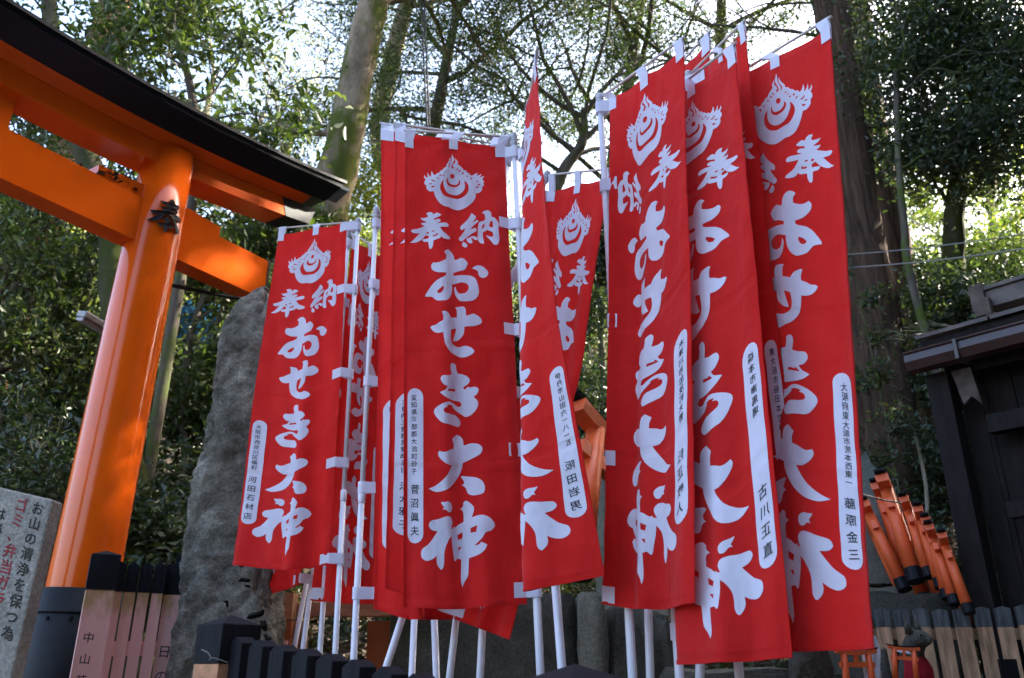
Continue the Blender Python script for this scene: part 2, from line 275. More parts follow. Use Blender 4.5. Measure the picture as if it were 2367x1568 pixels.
# each glyph: origin x,y, scale, components; a component is outline + holes
GL={
'emblem':(1030,380,10.456,[["835,45 865,110 890,180 875,240 830,300 808,350 815,390 850,418 885,410 888,380 860,370 850,345 870,300 915,265 925,220 900,150 950,185 985,240 985,300 1040,340 1090,390 1120,440 1170,455 1200,500 1245,525 1260,560 1310,575 1350,535 1425,490 1405,540 1390,572 1430,560 1505,525 1480,575 1465,620 1510,600 1560,585 1520,655 1525,700 1558,740 1535,790 1555,830 1510,890 1510,960 1450,1030 1385,1045 1375,1150 1320,1270 1200,1390 1090,1445 980,1460 820,1425 700,1390 600,1385 480,1325 390,1210 330,1080 300,975 220,970 160,920 135,860 140,810 100,770 95,710 120,650 90,600 85,550 95,520 120,580 170,605 160,530 165,465 195,550 250,600 240,520 258,435 290,530 345,570 360,530 430,505 470,460 520,440 560,390 620,370 640,310 700,250 750,190 765,125 790,190 775,250 720,310 715,370 755,412 745,350 760,300 805,240 820,190 815,130",
"838,548 890,565 903,610 880,655 838,665 790,650 772,605 790,560","690,640 640,690 635,760 680,825 740,855 880,885 960,875 1025,835 1050,770 1040,710 1010,675 1018,740 990,795 940,820 860,815 780,800 710,755 680,700",
"548,695 490,760 455,850 460,950 520,1060 600,1125 680,1140 860,1170 980,1185 1100,1150 1190,1070 1230,960 1225,850 1190,770 1130,710 1150,800 1150,900 1110,1000 1040,1060 960,1085 840,1080 700,1045 620,985 570,900 535,800",
"425,578 470,550 470,607","520,560 567,590 525,617","553,488 575,515 610,522 590,540 565,525","602,440 625,462 668,472 640,490 612,475","360,635 405,632 430,665 415,688 395,655","255,655 275,690 350,718 310,735 265,715 245,685","188,775 272,765 240,797 205,792","235,858 320,830 300,878 262,885","975,390 997,415 975,450 930,455 965,430","1030,430 1057,460 1035,490 988,490 1020,465","1105,485 1132,515 1110,545 1062,545 1100,520","1180,600 1200,585 1235,600 1200,610 1190,635","1265,650 1280,632 1322,635 1295,660 1290,692 1270,680","1418,695 1440,720 1415,755 1368,745 1405,730","1410,812 1480,788 1470,825 1440,838","1372,870 1448,868 1440,900 1400,908"]]),
'hou':(1000,515,10.76,[["465,95 540,75 600,105 640,160 690,128 750,140 825,190 780,225 650,270 650,312 740,290 790,305 810,340 780,370 725,385 740,400 950,388 1030,410 1068,455 1045,495 790,505 830,570 900,650 1000,710 1100,760 1125,800 1060,822 950,825 870,800 815,755 790,800 635,830 630,940 600,1020 565,1037 540,1000 515,830 430,825 390,800 372,755 525,745 530,685 455,650 400,720 320,790 200,840 60,830 150,775 230,690 310,600 200,600 130,580 88,540 130,500 230,490 400,432 425,405 370,385 340,335 400,332 485,320 440,295 380,265 325,200 400,210 490,200 505,170","475,600 500,570 540,600 510,630 478,615","585,572 650,560 670,590 610,595","625,695 690,685 725,655 755,695 690,725 625,728"]]),
'nou':(1000,515,10.76,[["1650,145 1700,190 1745,240 1740,300 1670,395 1730,370 1770,332 1800,350 1790,390 1700,480 1635,580 1690,560 1730,535 1762,570 1755,630 1680,680 1560,780 1460,860 1400,845 1382,790 1440,710 1500,620 1530,530 1450,580 1415,540 1430,470 1500,400 1580,310 1640,200"],
["1575,790 1620,785 1680,750 1730,760 1785,798 1785,852 1740,860 1690,810 1650,810 1685,890 1675,940 1620,930 1570,870 1560,820"],["1490,875 1550,930 1582,990 1560,1035 1510,1030 1462,980 1465,920"],
["1880,155 1900,120 1970,85 2040,110 2072,170 2080,265 2150,290 2220,380 2248,450 2240,600 2258,820 2250,940 2220,1000 2170,1020 2120,990 2060,890 1990,790 1965,742 2060,790 2100,800 2118,760 2105,670 2050,635 2000,600 1900,660 1900,780 1925,940 1910,968 1850,950 1805,880 1792,780 1795,600 1800,480 1830,385 1900,365 1945,320 1940,230 1925,170","1945,425 1885,480 1890,580 1915,545 1930,490","2065,365 2105,380 2115,470 2112,555 2025,505 2040,440"]]),
'o':(1030,610,11.2,[["605,150 650,100 760,68 860,115 930,190 965,250 978,332 1060,335 1130,300 1200,305 1270,370 1315,450 1290,530 1240,620 1120,645 950,690 950,765 1150,755 1280,770 1400,800 1490,880 1530,1000 1565,1180 1560,1320 1500,1430 1400,1478 1180,1465 1080,1390 1010,1280 980,1150 990,1080 1018,1055 1050,1160 1110,1240 1200,1262 1290,1235 1340,1150 1335,1060 1280,990 1160,950 1040,975 900,1005 905,1120 885,1240 830,1350 740,1430 640,1465 450,1445 360,1375 290,1310 135,1295 150,1230 220,1120 300,1000 420,895 580,830 665,780 668,712 560,705 450,685 320,600 278,500 290,430 330,385 400,410 480,412 580,380 675,332 670,240 655,200","603,1070 500,1120 420,1200 460,1250 540,1235 600,1150"],["1415,600 1480,540 1550,522 1640,560 1710,640 1760,720 1755,800 1700,870 1620,870 1560,800 1540,690 1490,635"]]),
'se':(1045,745,11.2,[["845,105 1040,92 1100,140 1118,220 1122,352 1180,350 1260,325 1330,345 1430,440 1472,550 1430,615 1300,660 1180,650 1090,645 1085,760 1060,860 980,960 880,1015 765,1022 820,880 860,760 875,665 700,718 680,880 690,1000 740,1090 840,1145 960,1175 1090,1152 1180,1180 1270,1250 1320,1340 1270,1410 1140,1458 1000,1445 860,1390 720,1350 600,1270 510,1170 460,1020 430,795 340,808 240,790 150,720 100,625 150,590 230,580 330,520 420,485 428,400 410,310 385,255 430,240 520,258 610,300 690,400 780,380 895,365 895,240 880,160"]]),
'ki':(1050,880,9.22,[["510,160 540,100 600,85 670,120 680,200 710,300 800,320 900,370 960,450 965,500 930,560 840,610 875,665 905,650 930,615 980,640 1060,645 1115,690 1120,750 1090,815 1035,865 1080,920 1115,990 1110,1090 1060,1190 980,1260 900,1272 830,1225 680,1130 580,1055 605,1040 540,1015 470,1015 390,1035 440,1060 360,1080 328,1130 350,1180 430,1205 560,1220 670,1235 750,1300 795,1380 790,1440 740,1480 640,1465 480,1445 350,1430 260,1380 180,1290 125,1190 130,1110 200,1040 320,980 450,945 540,950 640,990 720,1035 780,1040 820,1000 775,925 700,915 560,900 420,865 320,810 242,740 300,715 370,685 425,610 340,580 270,500 258,430 300,370 430,372 550,345 520,240","415,700 500,630 490,670 645,648 660,705 420,715"]]),
'dai':(1040,1050,9.22,[["665,195 730,140 800,88 880,120 940,200 960,340 1040,320 1120,315 1220,350 1285,420 1290,510 1240,590 1100,660 948,718 930,840 870,980 760,1130 640,1240 500,1320 330,1365 220,1355 105,1300 230,1240 370,1140 500,1020 600,880 658,775 540,770 420,700 330,600 305,520 330,458 400,485 480,488 600,435 720,400 710,290"],["905,1015 960,1008 1080,1045 1200,1090 1290,1170 1340,1290 1340,1400 1300,1460 1200,1475 1120,1460 1050,1400 1010,1280 930,1205 970,1195 975,1130"]]),
'kami':(1020,1210,7.125,[["433,90 500,92 570,85 640,120 662,180 640,245 590,268 550,250 510,218 465,228 485,180 450,130"],
["290,408 400,380 500,345 590,335 650,370 672,430 660,490 635,550 690,535 697,505 735,518 815,465 895,430 895,300 875,230 832,200 885,160 890,95 930,65 970,95 1025,165 1045,230 1015,372 1100,350 1180,362 1260,420 1315,510 1318,570 1270,630 1195,660 1150,750 1055,855 1110,850 1145,808 1222,868 1190,950 1130,1010 1060,1040 985,1058 980,1200 972,1360 920,1450 885,1548 858,1460 855,1300 862,1068 790,1050 740,1100 715,1080 690,960 660,800 648,660 580,740 520,860 495,980 492,1150 460,1240 430,1248 380,1180 362,1100 368,1010 290,1080 200,1112 130,1070 108,1000 130,910 230,820 310,700 375,590 280,575 232,510 250,440","780,650 885,600 880,705 800,735","1000,550 1088,518 1075,628 1000,630","805,855 870,855 805,930"]]),
}
dg=bpy.context.evaluated_depsgraph_get
def fill(components):
    "components: list of [outline, hole, ...] in metres -> (verts2d, faces)"
    V=[];F=[]
    for comp in components:
        cu=bpy.data.curves.new('tmp','CURVE'); cu.dimensions='2D'; cu.fill_mode='BOTH'
        for loop in comp:
            sp=cu.splines.new('POLY'); sp.points.add(len(loop)-1); sp.use_cyclic_u=True
            for q,p in zip(sp.points,loop): q.co=(p[0],p[1],0,1)
        o=bpy.data.objects.new('tmp',cu); C.objects.link(o); me=bpy.data.meshes.new_from_object(o.evaluated_get(dg()))
        k=len(V); V+=[(v.co.x,v.co.y) for v in me.vertices]; F+=[tuple(i+k for i in p.vertices) for p in me.polygons]
        bpy.data.objects.remove(o); bpy.data.curves.remove(cu); bpy.data.meshes.remove(me)
    return V,F
def text2d(s,size,cx,y0,pitch=None,bold=.0,jit=0,seed=0):
    "vertical column of characters: (x right, y down) in metres"
    V=[];F=[]; y=y0; rn=random.Random(seed); pitch=pitch or size*1.05
    for ch in s:
        if ch!=' ':
            cu=bpy.data.curves.new('tmp','FONT'); cu.body=ch; cu.size=size; cu.align_x='CENTER'; cu.resolution_u=2; cu.offset=bold; cu.fill_mode='BOTH'
            o=bpy.data.objects.new('tmp',cu); C.objects.link(o); me=bpy.data.meshes.new_from_object(o.evaluated_get(dg()))
            k=len(V); a=rn.uniform(-jit,jit); dx=rn.uniform(-jit,jit)*size*.5
            for v in me.vertices:
                X=v.co.x; Y=v.co.y-size*.35; V.append((cx+dx+X*math.cos(a)-Y*math.sin(a),y+size*.5-(X*math.sin(a)+Y*math.cos(a))))
            F+=[tuple(i+k for i in p.vertices) for p in me.polygons]
            bpy.data.objects.remove(o); bpy.data.curves.remove(cu); bpy.data.meshes.remove(me)
        y+=pitch if ch!=' ' else pitch*.7
    return V,F
NU,NV=26,96
def cut_grid(V,F):
    "split flat shapes along the cloth's own grid so that they follow every fold"
    bm=bmesh.new(); bv=[bm.verts.new((x,y,0)) for x,y in V]
    for f in F:
        try: bm.faces.new([bv[i] for i in f])
        except ValueError: pass
    if not V: return [],[]
    xs=[v[0] for v in V]; ys=[v[1] for v in V]
    for i in range(1,NU):
        u=BW*i/NU
        if min(xs)<u<max(xs): bmesh.ops.bisect_plane(bm,geom=bm.verts[:]+bm.edges[:]+bm.faces[:],plane_co=(u,0,0),plane_no=(1,0,0))
    for i in range(1,NV):
        v=BH*i/NV
        if min(ys)<v<max(ys): bmesh.ops.bisect_plane(bm,geom=bm.verts[:]+bm.edges[:]+bm.faces[:],plane_co=(0,v,0),plane_no=(0,1,0))
    bm.verts.index_update()
    r=([(v.co.x,v.co.y) for v in bm.verts],[tuple(v.index for v in f.verts) for f in bm.faces]); bm.free(); return r
def glyph(name):
    ox,oy,sc,comps=GL[name]; out=[]
    for comp in comps:
        out.append([[touv(ox+x/sc,oy+y/sc) for x,y in smooth_loop(nums(l),3)] for l in comp])
    return cut_grid(*fill(out))
MASTER={k:glyph(k) for k in GL}
sx0,sx1,sy0,sy1=.022,.088,.90,1.50
_a,_b=touv(999,1060),touv(1039,1060); sx0,sx1=_a[0],_b[0]; sy0=touv(1018,948)[1]; sy1=touv(1018,1324)[1]
def capsule(x0,x1,y0,y1,n=8):
    r=(x1-x0)/2; cx=(x0+x1)/2
    return [(cx-r*math.cos(math.pi*k/n),y0+r-r*math.sin(math.pi*k/n)) for k in range(n+1)]+[(cx+r*math.cos(math.pi*k/n),y1-r+r*math.sin(math.pi*k/n)) for k in range(n+1)]
STRIP=cut_grid(*fill([[capsule(sx0,sx1,sy0,sy1)]]))
# ------------------------------------------------------------------ banners
def lerp(a,b,t): return a+(b-a)*t
class Sheet:
    "cloth surface from a small net of control points; cols=[(u, [(v,(px,py,Y)),...])]"
    def __init__(s,cols,seed=0,amp=.008,folds=3.,belly=0.):
        rn=random.Random(seed); s.cols=[(u,[(v,at(*p)) for v,p in c]) for u,c in cols]
        s.ph=[rn.uniform(0,6.28) for _ in range(6)]; s.amp=amp; s.folds=folds; s.belly=belly
        G=[[s.raw(BW*i/NU,BH*j/NV) for i in range(NU+1)] for j in range(NV+1)]
        s.G=[[None]*(NU+1) for _ in range(NV+1)]; s.Nn=[[None]*(NU+1) for _ in range(NV+1)]
        def nrm(A,i,j):
            du=A[j][min(i+1,NU)]-A[j][max(i-1,0)]; dv=A[min(j+1,NV)][i]-A[max(j-1,0)][i]; n=dv.cross(du)
            return n.normalized() if n.length>1e-9 else Vector((0,-1,0))
        for j in range(NV+1):
            for i in range(NU+1):
                u,v=i/NU,j/NV; n=nrm(G,i,j)
                a=1.45*s.amp*(.35+.65*v)*min(1,.25+3*v)
                d=a*(math.sin(u*s.folds*6.28+s.ph[0]+v*1.1*math.sin(s.ph[1]+v*2))+.5*math.sin(u*s.folds*11+s.ph[2]-v*2.3)+.35*math.sin(v*9+u*5+s.ph[3]))
                d+=.0022*math.sin(u*23+v*31+s.ph[4])*math.sin(v*47-u*9+s.ph[5])+s.belly*math.sin(math.pi*u)*math.sin(math.pi*min(1,v*1.2))
                # top edge sags between its ties
                sag=Vector((0,0,0))
                if v<.12:
                    w=1-v/.12; x=(u*2)%1.; sag=Vector((0,0,-.012*w*math.sin(math.pi*x)))
                s.G[j][i]=G[j][i]+n*d+sag
        for j in range(NV+1):
            for i in range(NU+1): s.Nn[j][i]=nrm(s.G,i,j)
    def along(s,pts,v):
        if v<=pts[0][0]: return pts[0][1].copy()
        for (a,p),(b,q) in zip(pts,pts[1:]):
            if v<=b: return p.lerp(q,(v-a)/(b-a))
        return pts[-1][1].copy()
    def raw(s,u,v):
        c=s.cols; v/=BH; u/=BW
        P=[s.along(k[1],v) for k in c]; U=[k[0] for k in c]
        for i in range(len(U)-1):
            if u<=U[i+1]+1e-6 or i==len(U)-2:
                t=(u-U[i])/(U[i+1]-U[i]); p1,p2=P[i],P[i+1]
                if len(U)==2: return p1.lerp(p2,t)
                p0=P[i-1] if i>0 else p1*2-p2; p3=P[i+2] if i+2<len(P) else p2*2-p1
                t2,t3=t*t,t*t*t   # soft turn at the folds
                m1=(p2-p0)*.32; m2=(p3-p1)*.32
                return p1*(2*t3-3*t2+1)+m1*(t3-2*t2+t)+p2*(-2*t3+3*t2)+m2*(t3-t2)
    def at(s,u,v,off=0.):
        x=max(0,min(NU-1e-6,u/BW*NU)); y=max(0,min(NV-1e-6,v/BH*NV)); i,j=int(x),int(y); a,b=x-i,y-j
        ex=Vector((0,0,0))
        if u>BW: ex=(s.G[j][NU]-s.G[j][NU-1])*((u-BW)/BW*NU)
        if u<0: ex=(s.G[j][1]-s.G[j][0])*(u/BW*NU)
        f=lambda A:(A[j][i]*(1-a)+A[j][i+1]*a)*(1-b)+(A[j+1][i]*(1-a)+A[j+1][i+1]*a)*b
        return f(s.G)+ex+f(s.Nn).normalized()*off
def with_uv(o,uvs):
    me=o.data; l=me.uv_layers.new(name='UVMap'); idx=np.empty(len(me.loops),np.int32); me.loops.foreach_get('vertex_index',idx)
    l.data.foreach_set('uv',np.array(uvs,np.float32)[idx].ravel())
def printed(sheet,shape,name,mat,parent,base,off):
    V,F=shape; n=len(V)
    if not n: return
    vs=[sheet.at(u,v,off)-base for u,v in V]+[sheet.at(u,v,-off)-base for u,v in V]
    o=obj(name,vs,list(F)+[tuple(n+i for i in f[::-1]) for f in F],mat,parent,True); with_uv(o,V+V); return o
def merge(*sh):
    V=[];F=[]
    for v,f in sh:
        k=len(V); V+=list(v); F+=[tuple(i+k for i in q) for q in f]
    return V,F
BG='red votive banners standing on white poles'
def banner(label,cols,pole,seed,amp=.008,folds=3.,text=(),ptop=.05,belly=0.,ties=(.2,.47,.74,.985),bar=None,rodext=.02,collar=.5):
    """pole: ((px,py,Y) top, (px,py,Y) lower) ; u=BW is the pole edge"""
    sh=Sheet(cols,seed,amp,folds,belly)
    a,b=at(*pole[0]),at(*pole[1]); d=(b-a).normalized(); foot=a+d*((.78-a.z)/d.z)
    base=Vector((foot.x,foot.y,.8)); t=thing('nobori_banner',label,'banner',base,0,BG)
    rn=random.Random(seed+50)
    # cloth
    vs=[sh.G[j][i]-base for j in range(NV+1) for i in range(NU+1)]; w=NU+1
    fs=[(j*w+i,(j+1)*w+i,(j+1)*w+i+1,j*w+i+1) for j in range(NV) for i in range(NU)]
    cl=obj('cloth',vs,fs,M['red'],t,True); with_uv(cl,[(BW*i/NU,BH*j/NV) for j in range(NV+1) for i in range(NU+1)])
    # hem
    hm=MB()
    for off in (.0016,-.0016):
        for (u0,u1,v0,v1) in ((.0,.007,0,BH),(.0,BW,BH-.009,BH)):
            n=NV if u1<.1 else NU; pts=[]
            for k in range(n+1):
                if u1<.1: pts+= [sh.at(u0,BH*k/NV,off),sh.at(u1,BH*k/NV,off)]
                else: pts+=[sh.at(BW*k/NU,v0,off*1.3),sh.at(BW*k/NU,v1,off*1.3)]
            hm.add(pts,[(2*k,2*k+1,2*k+3,2*k+2) for k in range(n)])
    ho=hm.build('hem',M['red'],cl,off=base); with_uv(ho,[(0.1,.1)]*len(ho.data.vertices))
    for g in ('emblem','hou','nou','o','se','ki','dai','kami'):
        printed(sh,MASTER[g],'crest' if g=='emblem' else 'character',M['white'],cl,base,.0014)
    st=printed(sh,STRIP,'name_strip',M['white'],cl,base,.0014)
    ln=(sx1-sx0)
    if text:
        sh2=[cut_grid(*text2d(s,sz,sx0+ln*cx,v0,pit,bold,.10,seed+q)) for q,(s,sz,cx,v0,pit,bold) in enumerate(text)]
        printed(sh,merge(*sh2),'handwriting',M['ink'],cl,base,.0024)
    # pole: lower wide tube, upper thin tube, ringed cap, coupling
    pm=MB(); L=(foot-a).length; k=L*collar
    pm.tube([foot,a+d*(k)],.0135,14); pm.build('pole',M['pole'],t,True)
    um=MB(); um.tube([a+d*(k),a+d*.03],.0112,14); um.build('upper_pole',M['pole'],t,True)
    cm=MB(); cm.tube([a+d*(k+.02),a+d*(k+.015),a+d*(k-.03),a+d*(k-.035)],[.0135,.0162,.0162,.0115],14); cm.build('coupling',M['pole'],t,True)
    tm=MB(); pts=[];rr=[]
    for q,r in ((.055,.0125),(.045,.0155),(.036,.0155),(.033,.013),(.030,.0155),(.022,.0155),(.019,.013),(.016,.0155),(.0,.0155),(-.006,.0120),(-.008,.006)): pts.append(a+d*q); rr.append(r)
    tm.tube(pts,rr,14); tm.build('pole_cap',M['cap'],t,False)
    # cross rod
    tipu=sh.at(0,0)+Vector((0,0,.035)); h=a+d*.012
    dirr=(tipu-h); e=h+dirr*(1+rodext); rm=MB(); rm.tube([h,e],.0048,8); rm.build('cross_rod',M['rod'],t,True)
    # ties over the rod
    for q in (.018,.5,.965):
        u0=BW*q-.021+(.012 if q<.1 else (-.008 if q>.9 else 0)); s=(u0+.021)/BW
        rc=e.lerp(h,0.06+s*.88) if q<.9 else None
        m=MB(); P=[]
        for (uu) in (u0,u0+.042):
            f1=sh.at(uu,.045,.0025); f2=sh.at(uu,.0,.004); bk=sh.at(uu,.045,-.0025); b2=sh.at(uu,0,-.004)
            # nearest point of the rod to this edge
            x=uu/BW; rp=e.lerp(h,max(0.02,min(.97,x*.95+.02))); up=Vector((0,0,1)); nn=sh.Nn[0][min(NU,max(0,int(x*NU)))]
            P.append([f1,f2,rp+nn*.0065,rp+up*.0075,rp-nn*.0065,b2,bk])
        m.add(P[0]+P[1],[(k_,k_+1,k_+8,k_+7) for k_ in range(6)])
        o=m.build('tie',M['tie'],t,False); with_uv(o,[(rn.random(),rn.random())]*14)
    # side ties round the pole
    def polept(v):
        e0=sh.at(BW,v); return a+d*max(.03,(e0-a).dot(d))
    for v in (.03,)+tuple(x*BH for x in ties):
        vv=min(v,BH-.03); w_=.024; m=MB(); 
        for off,sg in ((.0025,1),(-.0025,-1)):
            P=[]
            for y in (vv-w_,vv+w_):
                yy=max(0,min(BH-.002,y)); pp=polept(vv)+d*(y-vv); ed=sh.at(BW,yy,off); inn=sh.at(BW-.05,yy,off)
                out=(pp-ed); out=out-d*out.dot(d); o_=out.normalized() if out.length>1e-5 else Vector((1,0,0)); nn=d.cross(o_).normalized()
                if nn.dot(sh.Nn[int(yy/BH*NV)][NU]*sg)<0: nn=-nn
                row=[inn,ed]
                for ang in (0,30,60,90,120,150,180): 
                    an=R(ang-20 if ang<20 else ang); row.append(pp-o_*math.cos(R(ang))*.0185+nn*math.sin(R(ang))*.0185) if ang>=60 else None
                row=[r for r in row if r is not None]; P.append(row)
            n=len(P[0]); m.add(P[0]+P[1],[(k_,k_+1,n+k_+1,n+k_) for k_ in range(n-1)])
        o=m.build('tie',M['tie'],t,False); with_uv(o,[(rn.random(),rn.random())]*len(o.data.vertices))
    return t
def col2(L,Rr): return [(0,[(0,L[0]),(1,L[1])]),(1,[(0,Rr[0]),(1,Rr[1])])]
def addr(a,name,s1=.023,s2=.033,gap=.03,b=0.0002):
    v0=sy0+.025; p1=s1*.98; end=sy1-.03; n=len(name.replace(' ','')); p2=s2*1.4
    st=end-p2*len(name)+.02
    p1=min(p1*1.2,(st-gap-v0)/max(1,len(a)))
    return [(a,s1,.46,v0,p1,b),(name,s2,.5,st,p2,b*1.5)]
banner('red banner nearest the grey boulder, leftmost of all, pole on its right',
  [(0,[(0,(645,541,4.14)),(.5,(592,905,4.12)),(1,(541,1307,4.12))]),(.55,[(0,(738,524,4.05)),(.5,(700,910,4.02)),(1,(662,1318,4.00))]),(1,[(0,(802,512,3.99)),(.5,(788,880,3.97)),(1,(760,1306,3.99))])],
  ((828,508,4.0),(774,1525,4.02)),3,.008,2.,addr('大阪市西淀川区福町','河田石材店'),ties=(.22,.475,.73,.985))
banner('red banner behind the leftmost one, only its lower corner showing beneath',
  col2(((655,590,4.45),(533,1398,4.45)),((760,600,4.4),(698,1352,4.4))),((806,700,4.45),(699,1510,4.42)),5,.010,1.6)
banner('red banner between the two left poles, hem just above the orange rail',
  [(0,[(0,(898,600,4.35)),(1,(872,1398,4.3))]),(.5,[(0,(855,575,4.33)),(1,(800,1396,4.25))]),(1,[(0,(815,552,4.3)),(1,(716,1388,4.3))])],((806,532,4.3),(738,1530,4.3)),7,.006,2.)
banner('red banner left of the stacked trio, only a thin edge of cloth showing',
  [(0,[(0,(1040,560,3.75)),(1,(1010,1395,3.7))]),(1,[(0,(880,505,3.55)),(1,(862,1388,3.55))])],((870,482,3.55),(817,1530,3.55)),9,.006,2.)
banner('rearmost red banner of the stacked trio, farthest left of its folds',
  [(0,[(0,(882,300,3.22)),(.5,(876,850,3.22)),(1,(866,1408,3.22))]),(.22,[(0,(960,306,3.16)),(1,(945,1432,3.16))]),(1,[(0,(1150,345,3.3)),(1,(1055,1432,3.28))])],
  ((1178,335,3.34),(1040,1560,3.34)),11,.011,2.4,addr('四日市市昌栄町二ー一','塚本サワ'),ties=(.2,.47,.74,.992))
banner('middle red banner of the stacked trio, a narrow fold beside the front one',
  [(0,[(0,(915,302,3.04)),(.5,(905,840,3.04)),(1,(897,1362,3.04))]),(.25,[(0,(985,312,3.0)),(1,(985,1392,3.0))]),(1,[(0,(1150,335,3.1)),(1,(1110,1398,3.1))])],
  ((1172,318,3.16),(1110,1560,3.15)),13,.009,2.6,addr('三重県三重郡菰野町潤田','清水雅子'),ties=(.2,.47,.74,.98))
banner('front red banner at the centre with all its characters and a long written strip',
  [(0,[(0,(937,319,2.83)),(.5,(934,800,2.83)),(1,(932,1402,2.83))]),(.4,[(0,(1030,320,2.85)),(1,(1040,1409,2.84))]),(1,[(0,(1166,339,2.93)),(.5,(1192,800,2.90)),(1,(1219,1396,2.88))])],
  ((1187,312,2.94),(1250,1568,2.90)),17,.009,2.2,addr('愛知県海部郡大治町砂子','菅沼眞夫'),ties=(.205,.46,.715,.975),collar=.42)
banner('red banner on the leaning pole, its hem hanging low over the stone blocks',
  [(0,[(0,(1408,408,3.02)),(.45,(1345,850,3.02)),(1,(1180,1480,3.05))]),(1,[(0,(1268,440,3.22)),(.45,(1210,880,3.22)),(1,(1052,1432,3.2))])],
  ((1266,400,3.22),(895,1535,3.3)),19,.008,1.8,ties=(.22,.48,.75,.98))
banner('narrow red banner turned almost edge-on, flaring out towards its hem',
  [(0,[(0,(1240,152,2.32)),(.25,(1256,380,2.36)),(.5,(1290,740,2.38)),(1,(1397,1331,2.40))]),(.5,[(0,(1216,250,2.52)),(.2,(1210,420,2.52)),(.5,(1203,800,2.52)),(1,(1214,1368,2.50))]),(1,[(0,(1214,330,2.78)),(.5,(1255,760,2.74)),(1,(1290,1352,2.68))])],
  ((1207,345,2.80),(1300,1560,2.70)),23,.005,1.6,addr('伊丹市山田六ー八ー五','阪田岩男'),ties=(.2,.47,.74,.985),rodext=.1)
banner('leftmost red banner of the right cluster, its pole cap standing clear',
  [(0,[(0,(1580,108,2.27)),(.5,(1598,620,2.27)),(1,(1605,1394,2.27))]),(.30,[(0,(1524,152,2.36)),(1,(1545,1408,2.40))]),(.62,[(0,(1470,190,2.44)),(.4,(1478,650,2.52)),(1,(1470,1408,2.46))]),(1,[(0,(1409,228,2.56)),(.5,(1407,760,2.56)),(1,(1399,1398,2.56))])],
  ((1386,222,2.58),(1462,1560,2.56)),29,.006,2.4,addr('木津川市加茂町大野','陳正敏人'),ties=(.2,.485,.75,.985),collar=.4)
banner('red banner at the back, only its top corner showing between two rods',
  [(0,[(0,(1640,92,2.50)),(1,(1640,1330,2.55))]),(1,[(0,(1480,250,2.86)),(1,(1500,1340,2.86))])],
  ((1462,262,2.88),(1503,1560,2.86)),31,.006,2.)
banner('lowest-hanging red banner, seen from behind with its strip on the right',
  [(0,[(0,(1700,122,2.14)),(.5,(1752,640,2.14)),(1,(1832,1520,2.14))]),(.48,[(0,(1604,195,2.34)),(.4,(1612,600,2.34)),(.8,(1655,1250,2.27)),(1,(1668,1533,2.24))]),(.80,[(0,(1540,240,2.52)),(.5,(1545,800,2.52)),(1,(1558,1536,2.40))]),(1,[(0,(1502,268,2.62)),(1,(1600,1520,2.52))])],
  ((1482,262,2.70),(1573,1600,2.60)),37,.007,2.,addr('橋本市南馬場','古川正直'),ties=(.2,.47,.74,.96))
banner('red banner squeezed behind the lowest-hanging one, only a slanting strip visible',
  [(0,[(0,(1721,68,2.25)),(.5,(1786,660,2.25)),(1,(1883,1429,2.26))]),(.4,[(0,(1672,110,2.34)),(1,(1790,1446,2.36))]),(1,[(0,(1620,160,2.52)),(1,(1680,1450,2.52))])],
  ((1590,170,2.56),(1712,1600,2.52)),41,.006,2.2,addr('東大阪市稲田本町南','藤原實三'),ties=(.2,.47,.74,.96))
banner('rightmost red banner, its top edge sagging between the ties',
  [(0,[(0,(1918,62,2.06)),(.33,(1949,465,2.06)),(.66,(1984,987,2.06)),(1,(2022,1500,2.06))]),(.5,[(0,(1792,130,2.22)),(1,(1842,1507,2.26))]),(1,[(0,(1664,192,2.50)),(1,(1664,1502,2.50))])],
  ((1640,205,2.55),(1617,1600,2.6)),43,.005,1.8,addr('大阪府東大阪市荒本西東一','藤原金三'),ties=(.2,.47,.74,.97),belly=.01)
def lone_pole(label,a,b):
    a,b=at(*a),at(*b); d=(b-a).normalized(); foot=a+d*((.78-a.z)/d.z); m=MB(); m.tube([foot,a],.0135,12)
    tag(m.build('white_pole',M['pole'],None,True,off=Vector((foot.x,foot.y,.8))),label,'pole','bare lower poles among the banners')
lone_pole('slanting white pole crossing behind the second banner, left of the orange rail post',(712,1330,4.6),(676,1520,4.6))
lone_pole('white pole just right of the slanting leaning pole, under the stacked trio',(960,1380,3.6),(953,1540,3.6))
lone_pole('white pole standing under the stacked trio, left of its nearest neighbour pole',(1002,1380,3.45),(1008,1540,3.45))
# ------------------------------------------------------------------ terrain
def terr(x,y):
    s=lambda a,b,t: (lambda q:q*q*(3-2*q))(max(0,min(1,(t-a)/(b-a))))
    edge=1.05+.10*math.sin(x*1.3)+max(0,-x-1.6)*.9
    h=.8*s(edge,edge+.35,y)
    h+=.25*s(3.6,6.2,y)
    d=max(0,y-7.0-.25*math.sin(x*.5)); h+=.62*d*min(1,.55+.10*d)-.0*d
    h+=max(0,abs(x+1)-7)*.12*min(1,max(0,y)/6)
    h+=.06*math.sin(x*1.7+y)*math.sin(y*1.9)*min(1,max(0,y-4)/3)
    return min(h,16+.02*d)
def build_ground():
    xs=[-90,-60,-40,-28]+list(np.arange(-20,20.1,.5))+[28,40,60,90]; ys=[-90,-50,-25,-12,-6,-3,-1]+list(np.arange(0,2.4,.1))+list(np.arange(2.4,16,.35))+list(np.arange(16,40,1.5))+[45,60,90]
    v=[(x,y,terr(x,y)) for y in ys for x in xs]; n=len(xs)
    f=[(j*n+i,j*n+i+1,(j+1)*n+i+1,(j+1)*n+i) for j in range(len(ys)-1) for i in range(n-1)]
    obj('ground',v,f,M['soil'],None,True,'structure')
build_ground()
M['path']=plain('pale_gravel',(.42,.40,.36),.95,.25,40,.2,.5)
